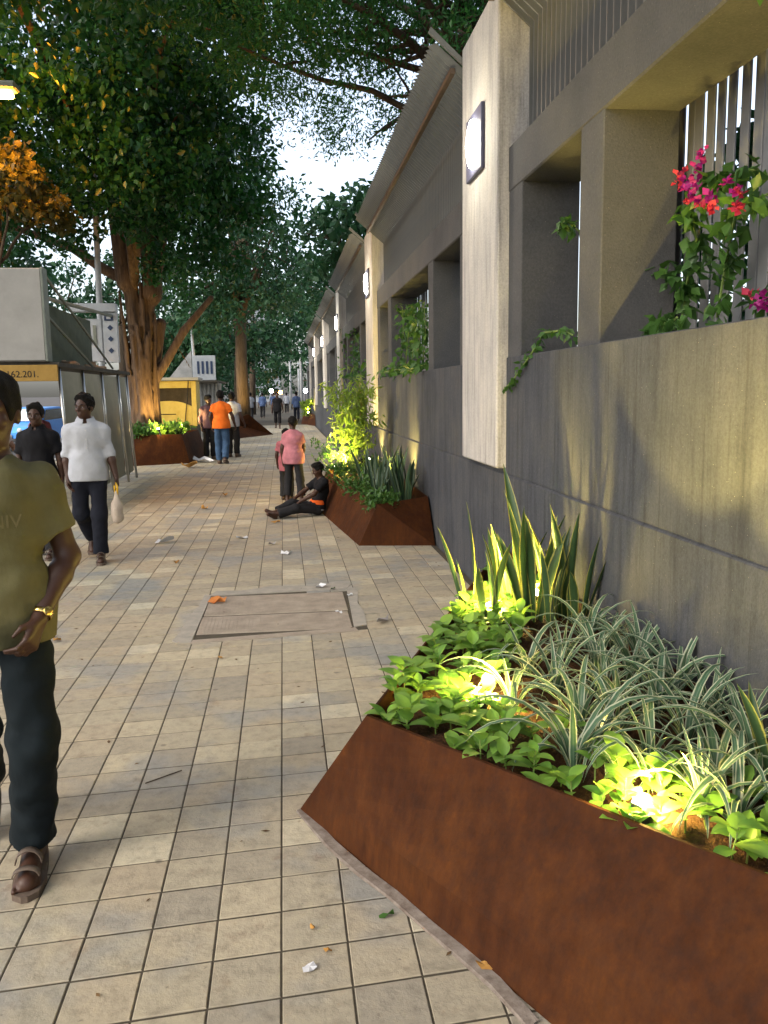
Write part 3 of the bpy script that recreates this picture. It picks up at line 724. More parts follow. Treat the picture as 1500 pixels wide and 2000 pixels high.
# lit plants of the far planters
bush((1.3, 44.9, zs3), 'glowing yellow plants in the small far planter', .28, .75, 18, .2, M['bamboo'], 520)
bush((-2.3, 33.5, zs4), 'yellow-lit leaves at the foot of the slender trunk', .35, .4, 14, .16, M['bamboo'], 521)
bush((-1.75, 34.6, zs4), 'dark groundcover on the pyramid-shaped planter', .4, .25, 16, .14, M['leafV'], 522)
for i, x in enumerate((-3.4, -2.95, -2.6)):
    bush((x, 21.0+.2*i, zs5), ['dark grass at the left of the fig planter', 'glowing leaves at the middle of the fig planter', 'bright leaves at the right of the fig planter'][i], .28, .3, 14, .14, [M['leafV'], M['pothos'], M['pothos']][i], 530+i)
# ------------------------------------------------------------ people: signed-distance bodies turned into one surface each
def surfnet(f, o, h):
    s = f < 0; nx, ny, nz = f.shape
    c = np.zeros((nx-1, ny-1, nz-1, 3), np.float32); cnt = np.zeros((nx-1, ny-1, nz-1), np.float32)
    sl = [slice(None)]*3
    def corner(dx, dy, dz): return (slice(dx, nx-1+dx), slice(dy, ny-1+dy), slice(dz, nz-1+dz))
    cs = [(0,0,0),(1,0,0),(0,1,0),(1,1,0),(0,0,1),(1,0,1),(0,1,1),(1,1,1)]
    tot = sum(s[corner(*q)].astype(np.int8) for q in cs); act = (tot > 0) & (tot < 8)
    idx = np.argwhere(act)
    if not len(idx): return np.zeros((0, 3)), np.zeros((0, 4), int)
    acc = np.zeros((len(idx), 3)); num = np.zeros(len(idx))
    for a in cs:
        for ax in range(3):
            if a[ax]: continue
            b = list(a); b[ax] = 1
            fa = f[idx[:,0]+a[0], idx[:,1]+a[1], idx[:,2]+a[2]]; fb = f[idx[:,0]+b[0], idx[:,1]+b[1], idx[:,2]+b[2]]
            k = (fa < 0) != (fb < 0); t = np.where(k, fa/(fa-fb+1e-12), 0)
            p = np.tile(np.array(a, float), (len(idx), 1)); p[:, ax] += t
            acc[k] += p[k]; num[k] += 1
    V = (idx+acc/num[:, None])*h+o
    vid = np.full(act.shape, -1, int); vid[act] = np.arange(len(idx)); Fs = []
    for ax in range(3):
        b1, b2 = (ax+1) % 3, (ax+2) % 3
        sa = [slice(1, -1)]*3; sa[ax] = slice(0, -1); sb = list(sa); sb[ax] = slice(1, None)
        A = s[tuple(sa)]; B = s[tuple(sb)]; e = np.argwhere(A != B)
        if not len(e): continue
        base = e.copy(); base[:, b1] += 1; base[:, b2] += 1
        flip = A[tuple(e.T)]
        q = []
        for (u, v) in ((0, 0), (-1, 0), (-1, -1), (0, -1)):
            c_ = base.copy(); c_[:, b1] += u; c_[:, b2] += v; q.append(vid[tuple(c_.T)])
        q = np.stack(q, 1); q[flip] = q[flip][:, ::-1]; Fs.append(q[:, ::-1])
    F = np.concatenate(Fs); return V, F[(F >= 0).all(1)]
class SDF:
    def __init__(s, lo, hi, h):
        s.h = h; s.o = np.array(lo, float); n = np.ceil((np.array(hi)-s.o)/h).astype(int)+1
        s.f = np.full(n, .3, np.float32); s.ax = [s.o[i]+np.arange(n[i])*h for i in range(3)]
    def blk(s, lo, hi):
        sl = []
        for i in range(3):
            a = max(0, int((lo[i]-s.o[i])/s.h)); b = min(s.f.shape[i], int((hi[i]-s.o[i])/s.h)+2); 
            if b <= a: return None, None
            sl.append(slice(a, b))
        return tuple(sl), np.meshgrid(*[s.ax[i][sl[i]] for i in range(3)], indexing='ij', sparse=True)
    def put(s, sl, d, k):
        a = s.f[sl]
        if k <= 0: s.f[sl] = np.minimum(a, d); return
        hh = np.maximum(k-np.abs(a-d), 0)/k; s.f[sl] = np.minimum(a, d)-hh*hh*k*.25
    def cone(s, a, b, ra, rb, k=.03, cut=None, sub=False):
        a = np.array(a, float); b = np.array(b, float); m = max(ra, rb)+.07
        sl, P = s.blk(np.minimum(a, b)-m, np.maximum(a, b)+m)
        if sl is None: return s
        ab = b-a; l2 = ab@ab+1e-12
        t = np.clip(((P[0]-a[0])*ab[0]+(P[1]-a[1])*ab[1]+(P[2]-a[2])*ab[2])/l2, 0, 1)
        d = np.sqrt((P[0]-a[0]-t*ab[0])**2+(P[1]-a[1]-t*ab[1])**2+(P[2]-a[2]-t*ab[2])**2)-(ra+t*(rb-ra))
        if cut is not None:
            n = ab/math.sqrt(l2); c = a+ab*cut; d = np.maximum(d, (P[0]-c[0])*n[0]+(P[1]-c[1])*n[1]+(P[2]-c[2])*n[2])
        if sub: s.f[sl] = np.maximum(s.f[sl], -d)
        else: s.put(sl, d.astype(np.float32), k)
        return s
    def ell(s, c, r, k=.03, rot=None, sub=False):
        c = np.array(c, float); r = np.array(r, float); m = max(r)+.07
        sl, P = s.blk(c-m, c+m)
        if sl is None: return s
        q = [P[0]-c[0], P[1]-c[1], P[2]-c[2]]
        if rot is not None: q = [rot[0][i]*q[0]+rot[1][i]*q[1]+rot[2][i]*q[2] for i in range(3)]
        k0 = np.sqrt((q[0]/r[0])**2+(q[1]/r[1])**2+(q[2]/r[2])**2); k1 = np.sqrt((q[0]/r[0]**2)**2+(q[1]/r[1]**2)**2+(q[2]/r[2]**2)**2)+1e-9
        d = k0*(k0-1)/k1
        if sub:
            a = s.f[sl]; hh = np.maximum(k-np.abs(a+d), 0)/max(k, 1e-6); s.f[sl] = np.maximum(a, -d)+hh*hh*k*.25
        else: s.put(sl, d.astype(np.float32), k)
        return s
    def half(s, n, c):     # keep the side where n.(p-c) < 0
        P = np.meshgrid(*s.ax, indexing='ij', sparse=True); n = np.array(n, float); n /= np.linalg.norm(n)
        s.f = np.maximum(s.f, (P[0]-c[0])*n[0]+(P[1]-c[1])*n[1]+(P[2]-c[2])*n[2]).astype(np.float32); return s
    def wrinkle(s, amp, fr, seed):
        P = np.meshgrid(*s.ax, indexing='ij', sparse=True); r = np.random.default_rng(seed); w = 0
        for i in range(7):
            d = r.normal(size=3); d[2] *= 1.3; d = d/np.linalg.norm(d)*fr*r.uniform(.5, 1.7); w = w+np.sin(P[0]*d[0]+P[1]*d[1]+P[2]*d[2]+r.uniform(0, 6)+1.5*np.sin(P[2]*fr*.3+i))
        s.f = (s.f+amp*w/3).astype(np.float32); return s
    def mesh(s, name, mat):
        V, F = surfnet(s.f, s.o, s.h); return npmesh(name, V, F, mat, True)
def ad(*vs): return np.sum([np.array(v, float) for v in vs], 0)
DEF = dict(pelvis=(0,0,.93), waist=(0,-.005,1.06), chest=(0,0,1.25), neck=(0,.015,1.43), head=(0,-.012,1.575),
    shl=(.165,.01,1.338), ell=(.225,.03,1.10), wrl=(.24,-.03,.86), shr=(-.165,.01,1.338), elr=(-.225,.03,1.10), wrr=(-.24,-.03,.86),
    hipl=(.088,0,.91), knl=(.095,-.015,.49), anl=(.095,.02,.09), hipr=(-.088,0,.91), knr=(-.095,-.015,.49), anr=(-.095,.02,.09),
    toel=(.115,-.17,.035), toer=(-.115,-.17,.035), palml=(-1,-.2,0), palmr=(1,-.2,0))
def hand(S, wr, d, palm, res, curl=.55, side=1):
    d = np.array(d, float); d /= np.linalg.norm(d); pn = np.array(palm, float); pn = pn-d*(pn@d); pn /= np.linalg.norm(pn); sd = np.cross(d, pn)*side
    wr = np.array(wr, float); rf = max(.0082, res*.8)
    for k in (-1, -.33, .33, 1):
        S.cone(wr+sd*k*.010, wr+d*.085+sd*k*.030, .017, .0125, .012)
    for i, (k, l) in enumerate(((-1, .058), (-.33, .072), (.33, .078), (1, .07))):
        a = wr+d*.085+sd*k*.031; c1 = curl*(1+.12*(3-i)); v1 = d*math.cos(c1*.7)+pn*math.sin(c1*.7); v2 = d*math.cos(c1*1.7)+pn*math.sin(c1*1.7)
        b = a+v1*l*.55; e = b+v2*l*.55
        S.cone(a, b, rf*1.08, rf, .006); S.cone(b, e, rf, rf*.85, .004)
    a = wr+d*.025+sd*.026; b = a+(d*.7+sd*.55+pn*.45)*.042; e = b+(d*.85+pn*.45)*.036
    S.cone(a, b, rf*1.5, rf*1.2, .012); S.cone(b, e, rf*1.15, rf*.9, .004)
def person(loc, yaw, label, K=None, h=1.68, res=.014, skin=None, hairm=None, shirt=None, trous=None, sleeve=.8, hem=.80, collar=False,
           shoes='sandal', leg=1.0, head_yaw=0, head_tilt=0, group=None, bare=False, girth=1.0, long=False, seed=1, hair_long=False, seat=False, cuffroll=False, curl=.55, near=False):
    k = dict(DEF); k.update(K or {}); k = {a: np.array(b, float) for a, b in k.items()}
    t = empty('person', loc, yaw, label, 'person', group); sc = h/1.69; t.scale = (sc, sc, sc)
    allp = np.array([v for q, v in k.items() if not q.startswith('palm')]); lo = allp.min(0)-[.22, .24, .10]; hi = allp.max(0)+[.22, .24, .18]
    lo[2] = max(lo[2], -.03)
    g = girth
    def torso(S, inf, sk=.05):
        S.ell(k['chest'], (.155*g+inf, .105*g+inf, .20+inf), sk); S.ell(ad(k['chest'], (0, 0, .07)), (.138+inf, .088+inf, .10+inf), sk)
        S.ell(k['waist'], (.140*g+inf, .102*g+inf, .16+inf), sk); S.ell(k['pelvis'], (.150*g+inf, .110*g+inf, .13+inf), sk)
        for s in 'lr': S.cone(ad(k['neck'], (0, .012, -.025)), ad(k['sh'+s], (0, 0, -.012)), .042+inf*.6, .040+inf*.7, sk)
    # body
    S = SDF(lo, hi, res); torso(S, 0)
    S.cone(ad(k['neck'], (0, .01, -.05)), ad(k['head'], (0, .012, -.04)), .056, .052, .03)
    for s, sg in (('l', 1), ('r', -1)):
        sh, el, wr = k['sh'+s], k['el'+s], k['wr'+s]
        S.cone(sh, el, .05, .039, .03); fm = el+(wr-el)*.3; S.cone(el, fm, .039, .041, .025); S.cone(fm, wr, .041, .026, .02)
        hand(S, wr, wr-el+np.array([0, 0, -.05]), k['palm'+s], res, curl, -sg if True else sg)
        hp, kn, an, to = k['hip'+s], k['kn'+s], k['an'+s], k['toe'+s]
        S.cone(hp, kn, .085, .053, .05); cm = kn+(an-kn)*.3; S.cone(kn, cm, .052, .055, .03); S.cone(cm, an, .055, .036, .03)
        heel = an+(an-to)*np.array([1, 1, 0])*.22+np.array([0, 0, -.05]); heel[2] = max(heel[2], .03) if not seat else heel[2]
        S.cone(an, heel, .036, .03, .02); S.cone(an, to, .034, .02, .03); S.cone(heel, to, .034, .030, .03)
        if near:
            fd = (to-heel); fd[2] = 0; fd /= np.linalg.norm(fd); lat = np.array([-fd[1], fd[0], 0])*sg
            for q in range(5): S.cone(to-fd*.03+lat*(-.034+.017*q), to+fd*(.035-.008*q)+lat*(-.036+.018*q)-np.array([0, 0, .008]), .0095, .0090-.0005*q, .003)
    # head
    HR = (Matrix.Rotation(head_yaw, 3, 'Z') @ Matrix.Rotation(head_tilt, 3, 'X')); hr = np.array(HR)
    hc = k['head']; hp_ = lambda x, y, z: hc+hr@np.array([x, y, z])
    S.ell(hp_(0, .012, .025), (.076, .094, .098), .02, hr); S.ell(hp_(0, -.025, -.045), (.055, .062, .068), .035, hr); S.ell(hp_(0, -.06, -.088), (.026, .022, .022), .03, hr)
    S.ell(hp_(0, -.07, .015), (.055, .022, .018), .02, hr)
    for sx in (-1, 1):
        S.ell(hp_(sx*.031, -.091, -.006), (.017, .014, .012), .012, hr, True); S.ell(hp_(sx*.077, .012, -.012), (.011, .02, .032), .008, hr); S.ell(hp_(sx*.045, -.062, -.03), (.02, .018, .02), .02, hr)
    S.cone(hp_(0, -.088, .008), hp_(0, -.108, -.028), .008, .0135, .014); S.cone(hp_(-.014, -.09, -.034), hp_(.014, -.09, -.034), .009, .009, .012)
    S.cone(hp_(-.02, -.083, -.060), hp_(.02, -.083, -.060), .0065, .0065, .006); S.cone(hp_(-.016, -.082, -.070), hp_(.016, -.082, -.070), .0075, .0075, .006)
    link('body', S.mesh('body', skin), t)
    if res < .016:
        for sx in (-1, 1):
            m = MB().lathe([(.002, -.007), (.0055, -.005), (.0075, 0), (.0055, .005), (.002, .007)], n=10)
            o = m.build('eye', M['eye'], t, True); o.location = hp_(sx*.031, -.0795, -.006)
            o = MB().lathe([(.002, -.005), (.004, -.003), (.005, 0), (.004, .003), (.002, .005)], n=8).build('iris', M['dark'], o, True); o.location = tuple(hr@np.array([0, -.0045, 0]))
            m = MB().tube([(-.018, 0, -.003), (0, -.004, .003), (.018, .006, -.002)], [.003, .0042, .002], 5); o = m.build('eyebrow', hairm, t); o.location = hp_(sx*.032, -.0875, .018); o.rotation_euler = (head_tilt, 0, head_yaw)
    # hair
    H = SDF(hc-.17, hc+.19, max(res*.8, .006)); H.ell(hp_(0, .018, .034), (.088, .106, .104), .02, hr); H.ell(hp_(0, -.03, .085), (.07, .062, .048), .03, hr)
    if hair_long: H.ell(hp_(0, .07, -.04), (.075, .05, .13), .05, hr)
    H.wrinkle(.007, 85, seed)
    n1 = hr@np.array([0, -.93, -.36]); H.half(n1, hp_(0, -.062, .045)) if not hair_long else H.half(n1, hp_(0, -.05, .04))
    if not hair_long: H.half(hr@np.array([0, -.25, -.97]), hp_(0, .03, -.060))
    link('hair', H.mesh('hair', hairm), t)
    if near or hair_long: pass
    # shirt
    if shirt and not bare:
        S = SDF(lo, hi, res); torso(S, .018, .04)
        hz = hem; S.ell(ad(k['pelvis'], (0, 0, -.04 if not seat else 0)), (.195*g, .150*g, .30 if not seat else .16), .05)
        if hz < .8: S.cone(k['pelvis'], ad(k['pelvis'], (0, 0, hz-.93)), .14, .15, .06)
        for s in 'lr':
            sh, el, wr = k['sh'+s], k['el'+s], k['wr'+s]
            if sleeve <= 1: S.cone(sh, el, .056, .060+.012*(sleeve < .9), .06, sleeve)
            else:
                S.cone(sh, el, .054, .052, .07); S.cone(el, wr, .052, .047, .02, sleeve-1)
                if cuffroll: c = el+(wr-el)*(sleeve-1); c0 = el+(wr-el)*(sleeve-1.18); S.cone(c0, c, .052, .054, .006, 1)
        S.wrinkle(.0038, 24, seed); S.wrinkle(.0032, 60, seed+2); (S.wrinkle(.0060, 38, seed+9) if near else None)
        if not seat: S.half((0, .05*math.sin(seed), -1), (0, 0, hz))
        else: S.half(seat, k['pelvis'])
        S.ell(ad(k['neck'], (0, -.045, .040)), (.064, .075, .075), .01, None, True)
        S.half((0, -.25, 1), ad(k['neck'], (0, 0, .035)))
        link('shirt', S.mesh('shirt', shirt), t)
        if collar:
            m = MB(); N = 22; c = ad(k['neck'], (0, -.004, .022)); 
            for rr, zz in ((.072, -.03), (.067, .014), (.072, .015), (.096, -.032)):
                for q in range(N):
                    a = -PI/2+.22+(2*PI-.44)*q/(N-1); fr = -math.sin(a); m.v.append((c[0]+rr*math.cos(a)*1.05, c[1]+rr*math.sin(a)*1.1+.002, c[2]+zz-.028*max(0, fr)+.012))
            for i in range(3):
                for q in range(N-1): m.f.append((i*N+q, i*N+q+1, (i+1)*N+q+1, (i+1)*N+q))
            m.build('collar', shirt, t, True)
    if trous:
        S = SDF(lo, hi, res); S.ell(k['pelvis'], (.156*g, .118*g, .13), .04); S.ell(ad(k['pelvis'], (0, 0, .09)), (.148*g, .112*g, .08), .04)
        for s in 'lr':
            hp, kn, an = k['hip'+s], k['kn'+s], k['an'+s]
            S.cone(hp, kn, .088, .076, .05)
            S.cone(kn, an, .078, .076 if leg > .9 else .086, .04, leg)
        S.wrinkle(.0045, 24, seed+5); S.wrinkle(.002, 60, seed+6); (S.wrinkle(.0055, 42, seed+8) if near else None)
        if not seat: S.half((0, 0, 1), (0, 0, 1.0))
        link('trousers', S.mesh('trousers', trous), t)
    if shoes:
        for s, sg in (('l', 1), ('r', -1)):
            an, to = k['an'+s], k['toe'+s]; d = to-an; d = d-np.array([0, 0, d[2]]); d /= np.linalg.norm(d); lat = np.array([-d[1], d[0], 0]); z = max(0, min(an[2]-.09, to[2]-.035))+.001
            heel = an-d*.075; tip = to+d*.06; m = MB(); N = 12; tilt_h = max(0, an[2]-.09-z)
            out = []
            for q in range(N+1): u = q/N; out.append((u, .034+.014*math.sin(PI*min(1, u*1.05))+(.006 if u > .55 else 0)-(.03 if u > .96 else 0)-(.012 if u < .05 else 0)))
            for u, wd in out:
                p = heel+(tip-heel)*u; zz = z+tilt_h*max(0, 1-u*1.6)
                for sd_ in (-1, 1):
                    for zz2 in (0, .022): m.v.append((p[0]+lat[0]*wd*sd_, p[1]+lat[1]*wd*sd_, zz+zz2-.001))
            for q in range(N):
                b = q*4
                m.f += [(b+1, b+3, b+7, b+5), (b, b+4, b+6, b+2), (b, b+1, b+5, b+4), (b+2, b+6, b+7, b+3)]
            m.f += [(0, 2, 3, 1), (N*4, N*4+1, N*4+3, N*4+2)]
            sn = m.build(shoes, M['leather'], t)
            if shoes == 'sandal' and res < .016:
                for u, hh in ((.80, .026), (.60, .044)):
                    p = heel+(tip-heel)*u; m = MB(); N = 9
                    for q in range(N+1):
                        a = PI*q/N; 
                        for du in (-.014, .014):
                            for rr in (0, .004):
                                m.v.append(tuple(p+d*du+lat*math.cos(a)*(.040+rr)+np.array([0, 0, z+tilt_h*max(0, 1-u*1.6)+.012+math.sin(a)*(hh+rr)])))
                    for q in range(N):
                        b = q*4; m.f += [(b+1, b+3, b+7, b+5), (b, b+4, b+6, b+2), (b, b+1, b+5, b+4), (b+2, b+6, b+7, b+3)]
                    m.build('strap', M['leather'], sn, True)
            elif shoes == 'shoe':
                Sx = SDF(np.minimum(heel, tip)-.1, np.maximum(heel, tip)+.12, max(.008, res*.7)); Sx.cone(an-d*.03-np.array([0, 0, .03]), to+d*.02, .05, .038, .03); Sx.cone(an, an-np.array([0, 0, .04]), .05, .05, .03); Sx.half((0, 0, -1), (0, 0, z+.015)); Sx.half((0, 0, 1), (0, 0, z+.12))
                link('upper', Sx.mesh('upper', M['leather']), sn)
    return t
M['eye'] = noisy('eye_white', (.22, .20, .19), (.28, .26, .25), 5, .3, 0)
M['leather'] = noisy('leather', (.07, .052, .04), (.14, .105, .08), 20, .6, .2)
M['skin1'] = skinmat('brown_skin', (.10, .046, .025)); M['skin2'] = skinmat('dark_brown_skin', (.056, .024, .013))
M['skin3'] = skinmat('light_brown_skin', (.24, .125, .07))
M['hair'] = noisy('black_hair', (.004, .0035, .003), (.009, .008, .007), 30, .8, .6, 160, .15, dist=.008)
def cl_(n, c, **kw): M[n] = cloth(n, c, **kw); return M[n]
cl_('olive_jersey', (.128, .118, .056)); cl_('dark_denim', (.008, .013, .016), var=.6); cl_('white_cotton', (.43, .45, .49), var=.85); cl_('navy_trouser', (.012, .014, .022))
cl_('black_cotton', (.010, .010, .012)); cl_('orange_jersey', (.80, .17, .02), var=.85); cl_('blue_denim', (.05, .10, .19), var=.6); cl_('pink_check', (.46, .18, .21), var=.6)
cl_('charcoal_trouser', (.022, .022, .024)); cl_('maroon_check', (.12, .065, .075)); cl_('blue_shirt', (.07, .11, .22)); cl_('grey_shirt', (.36, .38, .42)); cl_('light_sari', (.45, .40, .42)); cl_('orange_patch', (.8, .13, .02)); cl_('rose_cotton', (.34, .11, .13))

M['board0'] = noisy('button_plastic', (.45, .45, .44), (.5, .5, .5), 5, .4, 0)
# 1 man in the foreground
p = (-1.0, 2.93, 0)
K = dict(head=(.045,-.02,1.575), neck=(.02,.012,1.43), shl=(.172,.03,1.335), ell=(.245,.05,1.075), wrl=(.150,-.115,.900), palml=(-1,.35,-.1), shr=(-.172,-.03,1.335), elr=(-.24,-.10,1.12), wrr=(-.2,-.25,.95),
         hipl=(.09,-.01,.91), knl=(.105,-.09,.50), anl=(.075,-.02,.10), toel=(.06,-.19,.035), knr=(-.1,.06,.49), anr=(-.11,.34,.2), toer=(-.12,.24,.06))
man = person(p, R_(12), 'man in olive yellow T-shirt and dark jeans striding past at the left edge', K, 1.72, .0072, M['skin2'], M['hair'], M['olive_jersey'], M['dark_denim'], sleeve=.62, hem=.815, near=True, girth=1.04, seed=3, head_yaw=-.2, curl=.75)
M['gold'] = noisy('gold_metal', (.55, .38, .10), (.75, .55, .2), 40, .25, .05, 60, .5, 1)
wv = np.array(K['wrl'])-np.array(K['ell']); wv /= np.linalg.norm(wv); wc = np.array(K['wrl'])-wv*.022
rot = Vector(wv).to_track_quat('Z', 'Y').to_euler()
wt = empty('wrist_watch'); tag(wt, 'gold wrist watch worn by the man in the olive T-shirt', 'watch'); wt.matrix_world = man.matrix_world
bpy.context.view_layer.update(); wt.matrix_world = Matrix.Translation(man.location) @ Matrix.Rotation(R_(12), 4, 'Z') @ Matrix.Scale(1.72/1.69, 4)
st = MB(); N = 24
for q in range(N):
    a = 2*PI*q/N
    for rr, zz in ((.0315, -.009), (.0345, -.008), (.0345, .008), (.0315, .009)): st.v.append((rr*math.cos(a), rr*math.sin(a), zz))
for q in range(N):
    for j in range(4): st.f.append((q*4+j, ((q+1) % N)*4+j, ((q+1) % N)*4+(j+1) % 4, q*4+(j+1) % 4))
st.build('strap', M['gold'], wt, True, wc, rot)
o = MB().lathe([(.016, 0), (.017, .006), (.014, .009)], n=18).build('case', M['gold'], wt, True)
fdir = np.array([.5, -.85, .2]); fdir = fdir-wv*(fdir@wv); fdir /= np.linalg.norm(fdir); o.location = wc+fdir*.033; o.rotation_euler = Vector(fdir).to_track_quat('Z', 'Y').to_euler()
# faint print on the T-shirt chest: drawn by small letters
fc = bpy.data.curves.new('chest_print', 'FONT'); fc.body = 'NIV'; fc.size = .06; fc.extrude = .0005; fc.align_x = 'CENTER'
M['print'] = noisy('print_ink', (.11, .095, .045), (.13, .11, .05), 10, .9, 0); fc.materials.append(M['print'])
tx = t2m('chest_print', fc, man, (.075, -.140, 1.21), (R_(88), 0, R_(14)))
# 2 man in a white shirt with a bag, 3 man in black behind him
bx, by = -1.93, 8.62
K = dict(shl=(.165,0,1.338), ell=(.215,.0,1.10), wrl=(.265,-.05,.87), palml=(-1,0,0), shr=(-.165,.01,1.338), elr=(-.205,.05,1.10), wrr=(-.20,-.0,.88), knl=(.085,-.06,.50), anl=(.075,-.03,.09), toel=(.08,-.20,.035), knr=(-.10,.03,.5), anr=(-.03,.33,.22), toer=(-.03,.25,.07))
person((bx, by, 0), R_(8), 'man in white shirt with rolled sleeves and navy trousers carrying a bag', K, 1.66, .0095, M['skin2'], M['hair'], M['white_cotton'], M['navy_trouser'], sleeve=1.15, hem=.83, collar=True, seed=11, head_yaw=-.55, cuffroll=True, girth=.98)
wm = [o for o in bpy.data.objects if o.name.startswith('person') and 'white shirt with rolled' in o.get('label', '')][0]
for i in range(6): MB().lathe([(.006, 0), (.007, .002), (.004, .003)], n=10).build('button', M['board0'], wm, loc=(.004, -.118-.012*math.sin(i*.6), 1.34-.085*i), rot=(PI/2, 0, 0))
MB().bbox(-.014, .018, -.004, .004, .0, .50, .002).build('placket', M['white_cotton'], wm, loc=(0, -.126, .86), rot=(R_(-1.5), 0, 0))
hx = bx+.268; hy = by-.07
bg_ = empty('carrier_bag', (hx, hy, .40), 0, 'cream cloth carrier bag with yellow handles held by the man in white', 'bag')
M['bagcloth'] = cloth('cream_bag', (.50, .42, .34), var=.75); M['bagyellow'] = noisy('yellow_handle', (.62, .36, .02), (.72, .45, .04), 10, .6, 0)
S = SDF((-.12, -.14, -.03), (.12, .14, .40), .008); S.cone((0, 0, .05), (0, .0, .17), .05, .045, .04); S.ell((0, 0, .08), (.045, .075, .085), .04); S.cone((0, 0, .16), (0, 0, .30), .045, .016, .04); S.wrinkle(.004, 60, 3); link('sack', S.mesh('sack', M['bagcloth']), bg_)
MB().tube([(-.012, .01, .28), (-.014, 0, .36), (0, 0, .40), (.014, 0, .36), (.012, -.01, .28)], .010, 7).build('handle', M['bagyellow'], bg_, True)
K = dict(knl=(.1,-.06,.49), anl=(.11,-.06,.09), toel=(.13,-.24,.035), knr=(-.1,.04,.49), anr=(-.1,.2,.16), toer=(-.11,.08,.05), wrl=(.23,.04,.86), wrr=(-.23,-.12,.88))
person((-2.50, 9.0, 0), R_(-6), 'man in black open-necked shirt walking behind the man in white', K, 1.57, .012, M['skin2'], M['hair'], M['black_cotton'], M['charcoal_trouser'], sleeve=.75, hem=.8, collar=True, seed=13, head_yaw=.15)
# 4 at the shelter
person((-3.62, 11.3, 0), R_(70), 'woman in a pale shawl standing sideways under the bus shelter', dict(ell=(.2,-.12,1.14), wrl=(.10,-.3,1.2)), 1.46, .018, M['skin3'], M['hair'], M['light_sari'], M['light_sari'], sleeve=.5, hem=.6, seed=17, hair_long=True)
person((-4.55, 16.6, 0), R_(20), 'person in rose top far inside the bus shelter', None, 1.42, .022, M['skin2'], M['hair'], M['rose_cotton'], M['charcoal_trouser'], sleeve=.7, hem=.7, seed=19)
# 5 man in orange seen from behind, 6 man in checks, 7 companion
K = dict(knl=(.09,-.02,.49), anl=(.075,.0,.09), toel=(.09,-.18,.035), knr=(-.09,-.06,.50), anr=(-.08,.12,.14), toer=(-.09,-.05,.04), elr=(-.26,.0,1.12), wrr=(-.30,-.10,.90), ell=(.24,.05,1.12), wrl=(.23,-.02,.88))
person((-1.47, 20.5, 0), R_(174), 'man in bright orange T-shirt and blue jeans walking away', K, 1.72, .014, M['skin2'], M['hair'], M['orange_jersey'], M['blue_denim'], sleeve=.6, hem=.83, shoes='shoe', seed=23, girth=1.1)
person((-1.88, 21.9, 0), R_(20), 'man in dark checked shirt standing beside the yellow kiosk', dict(wrl=(.16,-.1,.92), wrr=(-.22,-.05,.87)), 1.62, .018, M['skin2'], M['hair'], M['maroon_check'], M['charcoal_trouser'], sleeve=1.6, hem=.82, shoes='shoe', seed=29, head_yaw=.5, head_tilt=.2)
person((-1.33, 22.6, 0), R_(170), 'companion in pale shirt mostly hidden by the man in orange', dict(wrl=(.25,.1,.88), wrr=(-.3,.0,.9)), 1.69, .02, M['skin2'], M['hair'], M['white_cotton'], M['charcoal_trouser'], sleeve=.7, hem=.8, shoes='shoe', seed=31)
# 8 boy in pink, 9 second child behind him, 10 child sitting against the planter
K = dict(shl=(.155,0,1.335), shr=(-.155,0,1.335), elr=(-.19,-.06,1.12), wrr=(-.13,-.25,1.05), ell=(.215,.03,1.10), wrl=(.22,.0,.86), knl=(.13,-.03,.49), anl=(.15,.0,.09), toel=(.19,-.16,.035), knr=(-.12,-.02,.49), anr=(-.16,.03,.09), toer=(-.2,-.13,.035))
person((.13, 12.6, 0), R_(158), 'boy in pink checked shirt standing with his back turned', K, 1.30, .0125, M['skin2'], M['hair'], M['pink_check'], M['charcoal_trouser'], sleeve=.68, hem=.80, shoes=None, seed=37, girth=1.12, leg=.78, head_yaw=.55, head_tilt=.15)
person((.025, 13.2, 0), R_(160), 'smaller child in rose clothes half hidden behind the boy in pink', None, 1.10, .016, M['skin2'], M['hair'], M['rose_cotton'], M['charcoal_trouser'], sleeve=.7, hem=.7, shoes=None, seed=41)
# sitting child: faces left (towards the road), back against the planter, knees half raised
K = dict(pelvis=(0,.02,.13), waist=(0,.07,.27), chest=(0,.12,.46), neck=(0,.11,.65), head=(0,.055,.79), shl=(.17,.11,.60), shr=(-.17,.11,.60),
    ell=(.21,-.10,.40), wrl=(.13,-.32,.28), elr=(-.2,-.12,.42), wrr=(-.13,-.34,.30), palml=(0,0,-1), palmr=(0,0,-1),
    hipl=(.09,.0,.12), hipr=(-.09,.0,.12), knl=(.13,-.40,.16), knr=(-.13,-.38,.22), anl=(.08,-.78,.07), anr=(-.06,-.74,.08), toel=(.13,-.90,.10), toer=(-.10,-.86,.13))
sitm = person((.40, 11.42, 0), R_(-72), 'child in black shirt sitting on the paving against the second planter', K, 1.32, .012, M['skin2'], M['hair'], M['black_cotton'], M['charcoal_trouser'], sleeve=.75, shoes=None, seed=43, leg=.8, head_tilt=.35, seat=(0, -.25, -1))
S = SDF((-.24, -.22, .02), (.24, .30, .42), .012); S.ell((0, .045, .22), (.18, .142, .10), .03); S.ell((0, .02, .16), (.178, .14, .07), .03); S.half((0, 1, .2), (0, .1, .2)); link('shirt_panel', S.mesh('shirt_panel', M['orange_patch']), sitm)
S = SDF((-.24, -.22, .02), (.24, .30, .32), .012); S.ell((0, .03, .11), (.178, .14, .045), .03); S.half((0, 1, .2), (0, .1, .1)); link('shirt_tail', S.mesh('shirt_tail', M['white_cotton']), sitm)
